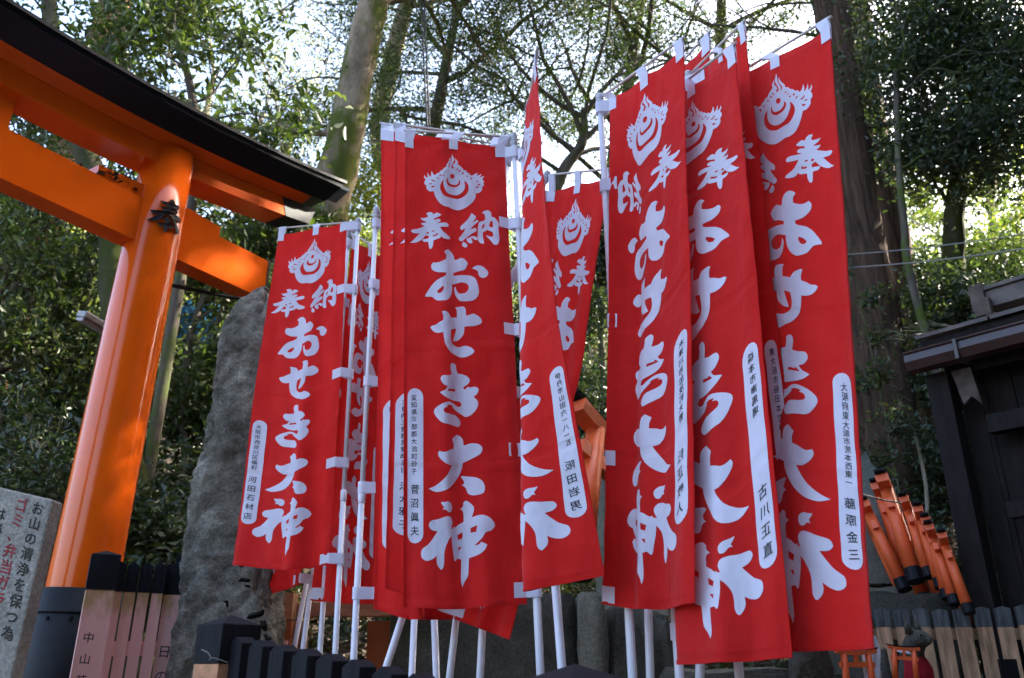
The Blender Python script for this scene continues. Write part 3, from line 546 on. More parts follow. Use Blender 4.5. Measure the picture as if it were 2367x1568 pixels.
obj('path',[(x,y,.006) for y in (-16,-8,0,.72) for x in (-9,-3,3,9)],[(j*4+i,j*4+i+1,(j+1)*4+i+1,(j+1)*4+i) for j in range(3) for i in range(3)],M['path'],None,False,'structure')  # unseen gravel around the viewer, added pale to bounce light upward
# ------------------------------------------------------------------ large gate
def gate():
    P0=Vector((-2.335,4.80,0)); t=Vector((.533,.846,0)).normalized(); n=Vector((t.y,-t.x,0)); up=Vector((0,0,1))
    T=thing('torii_gate','large vermilion gate with black roof beam and black pillar feet rising at the left','gate',(P0.x,P0.y,1.0))
    pill=MB()
    A=Vector((-2.385,4.80,1.0)); B=Vector((-2.312,4.80,4.75))
    SP=2.42
    for k,(a,b) in enumerate(((A,B),(A-t*SP-t*.12,B-t*SP))):
        m=MB(); m.tube([a.lerp(b,q/6) for q in range(7)],[.190-.028*q/6 for q in range(7)],48)
        m.build('pillar',M['verm'],T,True)
        d=(b-a).normalized(); f=MB(); r0=.225; top=a+d*.93
        f.tube([a-d*.3,top-d*.004,top],[r0,r0,r0-.01],48,caps=True); f.build('pillar_foot',M['black'],T,True)
        c=MB(); c.tube([a+d*.80,a+d*.815],[r0+.004,r0+.004],48); c.build('foot_band',M['black'],T,True)
        if k==0:
            for ang in (-100,-70,-40,-130):
                q=a+d*.775+Vector((math.cos(R(ang)),math.sin(R(ang)),0))*(r0+.002); bl=MB(); bl.tube([q,q+(q-a-d*.775).normalized()*.008],[.012,.008],8); bl.build('bolt',M['black'],T)
    def beam(name,prof,s0,s1,curve,mat,steps=40,parent=T,endslant=0.,smooth=False):
        v=[];f=[]; k=len(prof)
        for i in range(steps+1):
            s=lerp(s0,s1,i/steps)
            for (nn,z) in prof: 
                q=P0+t*(s+endslant*(z-prof[0][1])*(1 if i==steps else (-1 if i==0 else 0)))+n*nn; q.z=z+curve(s); v.append(q-parent.location)
        for i in range(steps):
            for j in range(k): f.append((i*k+j,(i+1)*k+j,(i+1)*k+(j+1)%k,i*k+(j+1)%k))
        f.append(tuple(range(k))); f.append(tuple(steps*k+j for j in range(k))[::-1])
        return obj(name,v,f,mat,parent,smooth)
    C0=-SP/2
    def cur(s): x=abs(s-C0); return .040*x*x-.052
    z0=4.60; S1=1.02; S0=2*C0-S1
    beam('tie_beam',[(-.075,4.02),(.075,4.02),(.075,4.325),(-.075,4.325)],2*C0-.90,.90,lambda s:0,M['verm'],2)
    m=MB(); m.box(P0+t*.907+up*(4.1725),(.014,.158,.313),(t,n,up)); m.build('beam_end_cap',M['black'],T)
    for s_ in (1,-1):
        m=MB(); a=P0+t*(.15*s_)+up*4.327; 
        l=.34; pts=[]
        for z,ll in ((0,l),(.10,l)):
            for (x,y) in ((0,-.06),(ll,-.06),(ll,.06),(0,.06)): pts.append(P0+t*((.12+x)*s_)+n*y+up*(4.328+z*(1 if x==0 else .75)))
        m.hexa(pts); m.build('wedge',M['verm'],T)
    beam('lower_lintel',[(-.11,z0),(.11,z0),(.11,z0+.145),(-.11,z0+.145)],S0+.0,S1,cur,M['verm'],40,endslant=.35)
    beam('lintel_end',[(-.114,z0-.004),(.114,z0-.004),(.114,z0+.147),(-.114,z0+.147)],S1-.04,S1+.20,cur,M['black'],2,endslant=.35)
    zz=z0+.147
    beam('upper_lintel',[(-.12,zz),(.12,zz),(.125,zz+.005),(.19,zz+.05),(.19,zz+.07),(-.19,zz+.07),(-.19,zz+.05),(-.125,zz+.005)],S0-.05,S1+.10,cur,M['verm'],44,endslant=.5)
    beam('roof',[(-.192,zz+.052),(.192,zz+.052),(.325,zz+.15),(.335,zz+.20),(.0,zz+.255),(-.335,zz+.20),(-.31,zz+.135)],S0-.30,S1+.27,cur,M['tinb'],44,endslant=.35)
    beam('roof_end_trim',[(.20,zz+.065),(.312,zz+.142),(.324,zz+.165),(.22,zz+.175)],S1+.26,S1+.38,cur,M['tedge'],2,endslant=.2)
    beam('roof_lip',[(.33,zz+.182),(.345,zz+.184),(.345,zz+.208),(.328,zz+.210)],S0-.30,S1+.34,cur,M['black'],44)
    # centre strut between the beams
    m=MB(); m.box(P0+t*C0+up*4.462,(.42,.12,.270),(t,n,up)); m.build('centre_strut',M['verm'],T)
    # dry leaves and wire lodged on the beam beside the pillar
    rn=random.Random(5); m=MB()
    for i in range(70):
        s=-.2-abs(rn.gauss(0,.16)); q=P0+t*s+n*rn.uniform(-.02,.08)+up*(4.335+abs(rn.gauss(0,.035)))
        a=rn.uniform(0,6.28); x=Vector((math.cos(a),math.sin(a),rn.uniform(-.6,.6)))*.028; y=Vector((-math.sin(a),math.cos(a),rn.uniform(-.6,.6)))*.012
        m.add([q-x,q+y,q+x,q-y],[(0,1,2,3)])
    o=m.build('leaf_litter',M['litter'],T); o['kind']='stuff'
    # relief character on the pillar (traced on its round face)
    D=(B-A).normalized()
    def onpillar(px,py,extra):
        p=at(px,py,1.); o=Vector((0,0,EYE)); r=(p-o).normalized(); a=A-o
        # solve distance to axis
        u=r-D*r.dot(D); w=a-D*a.dot(D); sA=.190-.028*.84+extra
        aa=u.dot(u); bb=-2*u.dot(w); cc=w.dot(w)-sA*sA; disc=bb*bb-4*aa*cc
        k=(-bb-math.sqrt(max(0,disc)))/(2*aa); return o+r*k
    L1="680,370 800,420 985,455 1000,420 975,375 1060,362 1120,400 1150,470 1140,510 1240,555 1270,600 1290,690 1180,650 1050,600 1040,635 1190,705 1240,800 1215,820 1100,770 965,735 960,775 1130,840 1290,950 1318,1100 1240,1040 1160,1010 1220,1240 1270,1400 1250,1470 1190,1420 1140,1230 1090,1040 1030,900 930,845 850,830 700,950 560,1035 440,1030 250,1000 420,920 620,825 590,800 450,825 380,740 350,675 500,690 780,710 760,690 720,640 680,560 780,590 890,600 905,545 770,520 720,450"
    L2="720,960 830,980 850,920 910,905 970,950 985,1020 1050,1080 1020,1100 950,1090 940,1140 1050,1180 1095,1300 1000,1260 920,1230 900,1320 820,1420 780,1370 785,1200 640,1195 565,1080 700,1100 815,1110 820,1060 760,1020"
    loops=[smooth_loop([((340+x/13.07)*.9468,(460+y/13.07)*.9468) for x,y in nums(l)],2) for l in (L1,L2)]
    V=[];F=[]
    for lp in loops:
        v2,f2=fill([[ [(x-380,-(y-490)) for x,y in lp] ]]); k=len(V); V+=[onpillar(x+380,490-y,.016) for x,y in v2]; F+=[tuple(i+k for i in q) for q in f2]
        k=len(V); n_=len(lp); V+=[onpillar(x,y,.016) for x,y in lp]+[onpillar(x,y,.0) for x,y in lp]
        F+=[(k+i,k+(i+1)%n_,k+n_+(i+1)%n_,k+n_+i) for i in range(n_)]
    obj('character',[v-T.location for v in V],F,M['black'],T)
    return T
gate()
# ------------------------------------------------------------------ stones
from mathutils import noise as mn
def nz(p,s,o=4):
    return mn.fractal(Vector(p)*s,1.,2.,o)
def boulder():
    prof=[(1700,383,690),(1568,388,672),(1400,406,665),(1200,436,662),(1000,468,660),(860,494,658),(780,508,655),(725,524,650),(700,548,642),(680,580,634),(664,604,622)]
    rows=[]; Yf=4.36; base=atz(530,1600,1.0) if False else Vector((-1.55,4.55,.95))
    v=[];f=[]; n=96; NR=150
    pr=sorted(prof,key=lambda q:-q[0])
    for j in range(NR+1):
        py=lerp(1700,662,(j/NR)**.9)
        for a,b in zip(pr,pr[1:]):
            if a[0]>=py>=b[0]:
                q=(a[0]-py)/(a[0]-b[0]); l=lerp(a[1],b[1],q); r=lerp(a[2],b[2],q)
        A=at(l,py,Yf+.16); B=at(r,py,Yf+.16); c=(A+B)/2; w=(B-A).length/2; th=.20*min(1,.25+2.2*(1-j/NR)**.6)
        for k in range(n):
            t=2*math.pi*k/n; cs,sn=math.cos(t),math.sin(t); e=.62
            x=math.copysign(abs(cs)**e,cs)*w; y=math.copysign(abs(sn)**e,sn)*th
            p=Vector((c.x+x,c.y+y,c.z)); vd=mn.voronoi(Vector((p.x*4.2,p.y*4.2,p.z*2.6))); vf=mn.voronoi(p*13); d=.012*nz(p,2.2)+.075*(vd[0][1]-vd[0][0]-.25)*(1 if vd[0][1]-vd[0][0]<.25 else .0)+.026*(mn.cell(vd[1][0]*7)-.5)+.022*(.4-vf[0][0])+.012*nz(p,22); nrm=Vector((cs,sn*1.3,0)).normalized()
            v.append(p+nrm*(d-.01))
    for j in range(NR):
        for k in range(n): f.append((j*n+k,j*n+(k+1)%n,(j+1)*n+(k+1)%n,(j+1)*n+k))
    top=len(v); c=sum((v[NR*n+k] for k in range(n)),Vector())/n; v.append(c+Vector((0,0,.01)))
    for k in range(n): f.append((NR*n+k,NR*n+(k+1)%n,top))
    T=thing('stone_monument','tall rough grey boulder monument with dark carved strokes beside the orange pillar','monument',(-1.55,4.55,.95))
    obj('boulder',[q-T.location for q in v],f,M['stone'],T,True)
    m=MB()
    def stroke(a,b,w):
        A=at(*a,4.285);B=at(*b,4.285); n_=9; P=[]
        d=(B-A); L=d.length; d.normalize(); s=Vector((0,-1,0)).cross(d).normalized()
        for i in range(n_):
            t=i/(n_-1); ww=w*math.sqrt(max(.02,1-(2*t-1)**4)); c_=A.lerp(B,t)+s*.006*math.sin(t*5+A.x*9); 
            P+=[c_+s*ww+Vector((0,.0,0)),c_+Vector((0,-.022,0)),c_-s*ww]
        F=[]
        for i in range(n_-1):
            F+=[(3*i,3*i+1,3*i+4,3*i+3),(3*i+1,3*i+2,3*i+5,3*i+4)]
        m=MB(); m.add(P,F); m.build('carved_stroke',M['carve'],T)
    for a,b,w in (((572,1432),(612,1410),.015),((602,1448),(618,1442),.026),((560,1460),(548,1438),.016),((553,1345),(580,1338),.010),((556,1312),(566,1300),.014),((570,1358),(575,1352),.012),((518,1390),(530,1402),.008),((610,1470),(628,1478),.012)): stroke(a,b,w)
boulder()
def block(name,label,cat,px0,px1,pt,pb,Y,dep,mat,seed=0,rot=0,rough=.012,group=None):
    a=at(px0,pt,Y); b=at(px1,pt,Y); z1=a.z; z0=min(terr((a.x+b.x)/2,Y)-.1,at(px0,pb,Y).z); w=(b-a).length; h=z1-z0
    bm=bmesh.new(); bmesh.ops.create_grid
    bmesh.ops.create_cube(bm,size=1.)
    for v in bm.verts: v.co=Vector((v.co.x*w,v.co.y*dep,(v.co.z+.5)*h))
    bmesh.ops.bevel(bm,geom=bm.edges[:],offset=.02,segments=2,affect='EDGES')
    bmesh.ops.subdivide_edges(bm,edges=[e for e in bm.edges if e.calc_length()>.15],cuts=7,use_grid_fill=True)
    for v in bm.verts:
        p=v.co+Vector((seed*3.1,0,0)); v.co+=Vector((nz(p,3.3),nz(p+Vector((9,9,9)),3.3),nz(p+Vector((5,1,7)),3.))) *rough*1.6
    me=bpy.data.meshes.new(name); bm.to_mesh(me); bm.free()
    o=link(name,me,mat,None,True); o.location=((a.x+b.x)/2,Y+dep/2,z0); o.rotation_euler=(0,0,R(rot)); tag(o,label,cat,group); return o
block('stone_block','wide dark mossy granite block standing behind the lower poles in the middle','stone block',905,1330,1372,1600,5.0,.5,M['granite'],1)
block('stone_block','pale moss-streaked upright granite block right of the wide dark one','stone block',1336,1398,1366,1600,4.85,.55,M['granl'],2)
block('stone_block','dark upright rough stone between the poles under the right cluster','stone block',1404,1500,1400,1600,4.9,.5,M['granite'],3,6,.03)
block('stone_block','tilted rugged dark stone leaning behind the rightmost pair of poles','stone block',1490,1590,1420,1600,4.6,.4,M['granite'],4,-12,.05)
block('stone_step','low mossy stone ledge along the ground under the lowest-hanging banner','stone ledge',1560,1960,1548,1600,3.9,.5,M['granite'],5,2,.02)
block('stone_block','grey weathered block forming the upper tier under the little orange gates','stone block',1985,2200,1352,1420,5.7,.6,M['granl'],6,0,.02)
block('stone_block','dark lower tier stone right behind the brown picket fence','stone block',1975,2225,1368,1600,5.12,1.0,M['granite'],7,0,.02)
block('stone_block','moss-dark stone tier rising behind the rightmost banner','stone block',1960,2100,1285,1400,6.2,.6,M['granite'],8,0,.02)
block('stone_block','grey stone pillar in the gap left of the right cluster, behind an orange gate','stone block',1382,1420,1000,1500,6.4,.4,M['granl'],9,10,.02)
def tablet():
    pts=[(1990,1345),(1990,1062),(2000,1050),(2012,1075),(2024,1088),(2040,1094),(2056,1120),(2064,1175),(2070,1345)]
    Y=6.0; T=thing('stone_tablet','grey-green pointed stone tablet with carved writing right of the last banner','tablet',atz(2030,1345,1.0) if False else (at(2030,1345,Y).x,Y,at(2030,1360,Y).z))
    F=[at(x,y,Y) for x,y in pts]; Bk=[p+Vector((0,.16,0)) for p in F]; n=len(F)
    o=obj('slab',[p-T.location for p in F+Bk],[tuple(range(n)),tuple(range(n,2*n))[::-1]]+[(i,(i+1)%n,(i+1)%n+n,i+n) for i in range(n)],M['tablet'],T); bevel(o,.012)
    V,Fc=text2d('奉納大神',.075,0,0,.085)
    a=at(2036,1118,Y-.004); obj('inscription',[a+Vector((x,0,-y))-T.location for x,y in V],Fc,M['paintk'],T)
tablet()
def sign_slab():
    Y=3.55; T=thing('stone_sign','pale stone notice slab with dark and red vertical Japanese writing at the left edge','sign',(-2.25,Y,.9))
    c=[at(-150,1092,Y),at(122,1155,Y-.04),at(20,1590,Y-.04),at(-300,1590,Y)]; n=Vector((0,.09,0))
    c=[c[0],c[1],c[2],c[3]]
    o=obj('slab',[p-T.location for p in c+[p+n for p in c]],[(0,1,2,3),(7,6,5,4),(0,4,5,1),(1,5,6,2),(2,6,7,3),(3,7,4,0)],M['slab'],T); bevel(o,.008)
    xa=(c[1]-c[0]).normalized(); ya=Vector((0,0,-1)); fr=xa.cross(ya).normalized(); fr=-fr if fr.y>0 else fr
    O=at(95,1162,Y-.035)
    def colm(s,dx,dy,sz,pit,mat,nm,bold):
        e=(c[2]-c[1]).normalized()      # columns run parallel to the slab's leaning right edge
        for i,ch in enumerate(s):
            V,F=text2d(ch,sz,0,i*pit,pit,bold,.03,7+i)
            obj(nm,[O+xa*(x+dx)+e*(y+dy)+fr*.004-T.location for x,y in V],F,mat,T)
    colm('お山の清浄を保つ為',-.006,.0,.056,.0615,M['paintk'],'dark_character',.0008)
    colm('ゴミ、弁当ガラ、空かん、空ビン',-.083,.0,.060,.0625,M['paintr'],'red_character',.0008)
    colm('は必ずお持ち帰り下さい',-.168,.055,.056,.062,M['paintk'],'dark_character',.0008)
sign_slab()
# ------------------------------------------------------------------ fences
def picket_mb(m,c,w,th,z0,z1,zp,ax,mi=0):
    "board with a low pointed top; c = centre foot"
    x=ax[0]*(w/2); y=ax[1]*(th/2); u=Vector((0,0,1))
    P=[c-x-y,c+x-y,c+x+y,c-x+y]
    a=[p+u*(z0-c.z) for p in P]; b=[p+u*(z1-c.z) for p in P]; r=[c-y+u*(zp-c.z),c+y+u*(zp-c.z)]
    m.add(a+b+r,[(0,3,2,1),(0,1,5,8,4),(1,2,6,5),(2,3,7,9,6),(3,0,4,7),(4,8,9,7),(8,5,6,9)],mi)
def post_mb(m,c,w,z0,z1,zp,ax,mi=0):
    x=ax[0]*(w/2); y=ax[1]*(w/2); u=Vector((0,0,1)); P=[c-x-y,c+x-y,c+x+y,c-x+y]
    a=[p+u*(z0-c.z) for p in P]; b=[p+u*(z1-c.z) for p in P]
    m.add(a+b+[c+u*(zp-c.z)],[(0,3,2,1),(0,1,5,4),(1,2,6,5),(2,3,7,6),(3,0,4,7),(4,5,8),(5,6,8),(6,7,8),(7,4,8)],mi)
def rotax(deg): a=R(deg); return (Vector((math.cos(a),math.sin(a),0)),Vector((-math.sin(a),math.cos(a),0)))
# pink fence (left)
def pink_fence():
    a=at(243,1290,4.22); bz=at(262,1300,4.3); zt=at(250,1283,4.25).z; ax=rotax(20)
    T=thing('picket_fence','faded pink picket fence with black tops between orange pillar and boulder','fence',(a.x,4.25,1.0))
    def two(name,fn,c,zb,**k):
        up=MB(); fn(up,c,1.,zb-.0,*k['top'],big=0) if False else None
    def board(c,w,th,zt,split,post=False,label=None,axx=ax):
        # lower painted part and black upper part butted end to end
        x=axx[0]*(w/2); y=axx[1]*(th/2); h=MB()
        lo=MB(); lo.box(Vector((c.x,c.y,(1.0+split)/2)),(w,th,split-1.0),(axx[0],axx[1],Vector((0,0,1))))
        nm='post' if post else 'picket'
        o=lo.build(nm,M['pink'],T)
        # object z from its own foot for the stain
        dz=split-.86-0; me=o.data
        for v in me.vertices: v.co.z-=0
        u=MB()
        if post: post_mb(u,Vector((c.x,c.y,split+.001)),w+.006,split+.001,zt-.025,zt,axx)
        else: picket_mb(u,Vector((c.x,c.y,split+.001)),w+.005,th+.005,split+.001,zt-.022,zt,axx)
        u.build('black_top',M['char'],o)
    pc=at(238,1300,4.22); board(Vector((pc.x,4.24,1)),.125,.125,at(250,1272,4.22).z,at(235,1365,4.22).z,True,axx=rotax(28))
    cx=[(285,1302),(316,1304),(347,1305),(379,1305)]
    for i,(px,py) in enumerate(cx):
        Y=4.36+.04*i; p=at(px-5,py,Y); board(Vector((p.x,Y,1)),.052,.035,at(px,py-4,Y).z,at(px,1368+i*1.5,Y).z)
    Y=4.56; p=at(420,1305,Y); 
    board(Vector((p.x+.0,Y,1)),.13,.035,at(410,1298,Y).z,at(400,1376,Y).z,False)
    p=at(438,1280,4.75); board(Vector((p.x,4.75,1)),.12,.12,at(410,1272,4.72).z,at(400,1378,4.7).z,True)
    for px in (455,490,525,560,595,630):
        Y=4.9; p=at(px,1300,Y); board(Vector((p.x,Y,1)),.055,.035,at(px,1300,Y).z,at(px,1372,Y).z)
    m=MB(); A=at(240,1500,4.40); B=at(660,1495,5.1)
    m.box((A+B)/2+Vector((0,.04,.0)),((B-A).length,.03,.07),((B-A).normalized(),Vector((0,1,0)),Vector((0,0,1)))); m.build('rail',M['pink'],T)
    def txt(s,px,py,Y,sz,pit,axx):
        O=at(px,py,Y); V,F=text2d(s,sz,0,0,pit,.0004,.05,3)
        obj('lettering',[O+axx[0]*x+Vector((0,0,-y))-T.location for x,y in V],F,M['ink'],T)
    ax2=rotax(28); ax1=ax
    txt('中山英',207,1462,4.135,.050,.092,ax2)
    txt('日の',382,1492,4.51,.062,.115,ax1)
pink_fence()
# near black fence (bottom), stepping down to the right
def near_fence():
    A=Vector((at(545,1440,2.45).x,2.45,0)); B=Vector((at(1330,1545,1.62).x,1.62,0)); d=(B-A).normalized(); n=Vector((-d.y,d.x,0)); ang=math.degrees(math.atan2(d.y,d.x)); ax=(d,n)
    T=thing('picket_fence','black-topped pointed picket fence running along the bottom edge in front of the poles','fence',(A.x,A.y,.8))
    def board(c,w,th,zt,split,post,axx):
        lo=MB(); lo.box(Vector((c.x,c.y,(.7+split)/2)),(w,th,split-.7),(axx[0],axx[1],Vector((0,0,1)))); o=lo.build('post' if post else 'picket',M['railp'],T); u=MB()
        if post: post_mb(u,Vector((c.x,c.y,split+.001)),w+.006,split+.001,zt-.028,zt,axx)
        else: picket_mb(u,Vector((c.x,c.y,split+.001)),w+.004,th+.004,split+.001,zt-.017,zt,axx)
        bevel(u.build('black_top',M['char'],o),.0015,1)
    board(A-d*.03,.118,.118,at(515,1418,2.42).z,at(470,1535,2.40).z,True,rotax(ang+4))
    # individual picket tops measured along the run
    tops=[(565,1472),(612,1480),(660,1490),(714,1500),(770,1511),(832,1524),(903,1540),(975,1556),(1050,1568),(1130,1580),(1215,1592)]
    for px,py in tops:
        r=(px-1183.5)/1.; lo,hi=0,1
        # where the sight line meets the fence line
        q=at(px,py,1.); k=(A.x*d.y-A.y*d.x)/(q.x*d.y-q.y*d.x); P=q*1; X,Y=q.x*k,k
        z=EYE+(q.z-EYE)*k; board(Vector((X,Y,.8)),.062,.045,z,z-.17,False,ax)
    c=at(1330,1545,1.62); board(Vector((c.x,1.62,.8)),.135,.135,at(1330,1534,1.62).z+.0,at(1330,1720,1.62).z,True,rotax(ang-12))
    m=MB(); zz=(.8,.8); r0=A+Vector((0,0,1.25)); r1=B+Vector((0,0,1.08)); m.box((r0+r1)/2+n*.045,((r1-r0).length,.03,.06),((r1-r0).normalized(),n,Vector((0,0,1)))); m.build('rail',M['railp'],T)
    # thin wire tied round the corner post
    w=MB(); w.tube([at(466,1502,2.33),at(480,1508,2.32),at(488,1520,2.32),at(505,1524,2.33),at(527,1532,2.34)],.0012,5); w.tube([at(488,1520,2.32),at(484,1526,2.32)],.0012,5)
    w.build('wire',M['wire'],T)
near_fence()
def brown_fence():
    Y0,Y1=5.1,4.7; T=thing('picket_fence','weathered brown board fence with dark grey tops at the right under the shed','fence',(at(2200,1500,4.9).x,4.9,1.0))
    xs=[2002,2046,2092,2138,2184,2232,2281,2330,2380,2432]; tops=[1405,1405,1406,1406,1408,1406,1403,1402,1398,1394]
    for i,(px,py) in enumerate(zip(xs,tops)):
        Y=lerp(5.05,4.75,i/9); w=.074; c=at(px,1480,Y); z=at(px,py,Y).z; sp=at(px,1450 if i<8 else 1445,Y).z; ax=rotax(-8)
        lo=MB(); lo.box(Vector((c.x,Y,(.9+sp)/2)),(w,.03,sp-.9),(ax[0],ax[1],Vector((0,0,1)))); o=lo.build('picket',M['brownb'],T)
        u=MB(); picket_mb(u,Vector((c.x,Y,sp+.001)),w+.003,.033,sp+.001,z-.012,z,ax); u.build('grey_top',M['greyb'],o)
    m=MB()
    for z_ in (1465,):
        a=at(1980,z_,5.1);b=at(2450,z_,4.78); m.box((a+b)/2+Vector((0,.04,0)),((b-a).length,.03,.06),((b-a).normalized(),Vector((0,1,0)),Vector((0,0,1))))
    m.build('rail',M['brownb'],T)
    k=MB(); a=at(2330,1562,4.72); k.box(a+Vector((0,-.02,-.0)),(.09,.02,.16)); k.build('sign_plate',M['black'],T)
brown_fence()
def orange_rail():
    T=thing('wooden_railing','low faded orange timber railing behind the left poles over the leaf litter','railing',(at(770,1500,5.3).x,5.3,1.0))
    def bar(nm,p,q,Y,w,h,mat):
        a=at(*p,Y);b=at(*q,Y); m=MB(); d=(b-a); m.box((a+b)/2,(d.length,w,h),(d.normalized(),Vector((0,1,0)),Vector((0,0,1)) if abs(d.z)<abs(d.x) else Vector((1,0,0)))); bevel(m.build(nm,mat,T),.004,1)
    bar('top_rail',(684,1410),(960,1408),5.2,.07,.085,M['railp'])
    m=MB(); c=at(664,1402,5.12); m.box(c,(.09,.12,.145)); m.build('rail_block',M['railp'],T)
    for px0,px1,w,Y,mt in ((668,655,.045,5.25,'rail'),(686,676,.03,5.3,'railp'),(882,872,.15,5.3,'rail'),(960,950,.085,5.4,'rail'),(700,708,.05,5.35,'railp')):
        a=at(px0,1436,Y);b=at(px1,1620,Y); m=MB(); m.hexa([Vector((b.x+sx*w/2,Y+sy*.03,.95)) for sx,sy in((-1,-1),(1,-1),(1,1),(-1,1))]+[Vector((a.x+sx*w/2,Y+sy*.03,a.z)) for sx,sy in((-1,-1),(1,-1),(1,1),(-1,1))])
        m.build('post',M[mt],T)
orange_rail()
# ------------------------------------------------------------------ little gates
def mini_gate(label,base,h,w,heading,lean=0.,tilt=0.,mat='mini',group=None,cat='small gate'):
    T=thing('small_torii_gate',label,cat,base,0,group)
    T.rotation_euler=(R(lean),R(tilt),R(heading)); r=h*.062
    def P(name,m,mat): 
        o=m.build(name,mat,None,name=='pillar'); o.parent=T; return o
    for s in(-1,1):
        m=MB(); m.tube([Vector((s*w*.5,0,h*.11)),Vector((s*w*.46,0,h*.86))],[r,r*.85],14); P('pillar',m,M[mat])
        m=MB(); m.tube([Vector((s*w*.5,0,0)),Vector((s*w*.5,0,h*.11))],[r*1.1,r*1.1],14); P('pillar_foot',m,M['black'])
    m=MB(); m.box((0,0,h*.68),(w*1.30,r*.9,h*.08)); P('tie_beam',m,M[mat])
    m=MB(); m.box((0,0,h*.775),(w*.13,r*.8,h*.11)); P('centre_strut',m,M[mat])
    def bm_(z,hh,l,th,cu,mat,name):
        m=MB(); n=10; v=[]
        for i in range(n+1):
            x=lerp(-l/2,l/2,i/n); dz=cu*(abs(x)/(l/2))**2.4
            v+=[Vector((x,-th/2,z+dz)),Vector((x,th/2,z+dz)),Vector((x,th/2*1.2,z+hh+dz)),Vector((x,-th/2*1.2,z+hh+dz))]
        f=[(0,1,2,3),tuple(4*n+j for j in (3,2,1,0))]
        for i in range(n):
            for j in range(4): f.append((4*i+j,4*i+4+j,4*i+4+(j+1)%4,4*i+(j+1)%4))
        m.add(v,f); P(name,m,mat)
    bm_(h*.83,h*.07,w*1.5,r*1.5,h*.03,M[mat],'lintel'); bm_(h*.905,h*.022,w*1.68,r*1.25,h*.03,M['char'],'roof')
    return T
GG='little vermilion gates stacked against each other on the stones'
gates=[((2128,1362),5.45,.70,.42,'tallest little orange gate with thick pillar and black foot at the head of the pile'),
((2098,1376),5.62,.62,.34,'slimmest little orange gate leaning far left at the front of the pile'),
((2110,1352),5.75,.66,.40,'little orange gate wedged between the tallest one and the slim leaning one'),
((2160,1352),5.35,.50,.40,'little orange gate directly right of the tallest one, half its height hidden'),
((2180,1376),5.22,.48,.40,'third little orange gate to the right of the tallest one with a stout pillar'),
((2200,1396),5.12,.46,.38,'little orange gate in the middle of the descending pile'),
((2218,1414),5.02,.45,.38,'little orange gate second from the low right end of the pile'),
((2243,1428),4.92,.44,.34,'lowest little orange gate at the right end of the pile by the fence')]
for i,((px,py),Y,h,w,lb) in enumerate(gates):
    b=at(px,py,Y)-Vector((0,0,.035)); mini_gate(lb,b,h*1.08,w,60+3*math.sin(i*2.),lean=(-9 if i<3 else -7)-(9 if i==1 else 0)+2*math.sin(i*1.7),tilt=17+2*math.sin(i*2.3),group=GG)
# slanted small gate glimpsed in the centre gap
b=at(1425,1400,5.6); mini_gate('small orange gate with black roof glimpsed in the gap behind the flaring narrow banner',b,1.30,.85,50,-6,20,group=None)
mini_gate('tiny dark-roofed orange gate in front of the fox statue at the lower right',Vector((at(2090,1560,3.9).x,3.9,at(2090,1600,3.9).z)),.20,.085,-16,0,5)
mini_gate('tiny orange gate half hidden under the hem of the rightmost banner',Vector((at(1985,1560,3.6).x,3.6,at(1985,1640,3.6).z)),.24,.12,14,0,0)
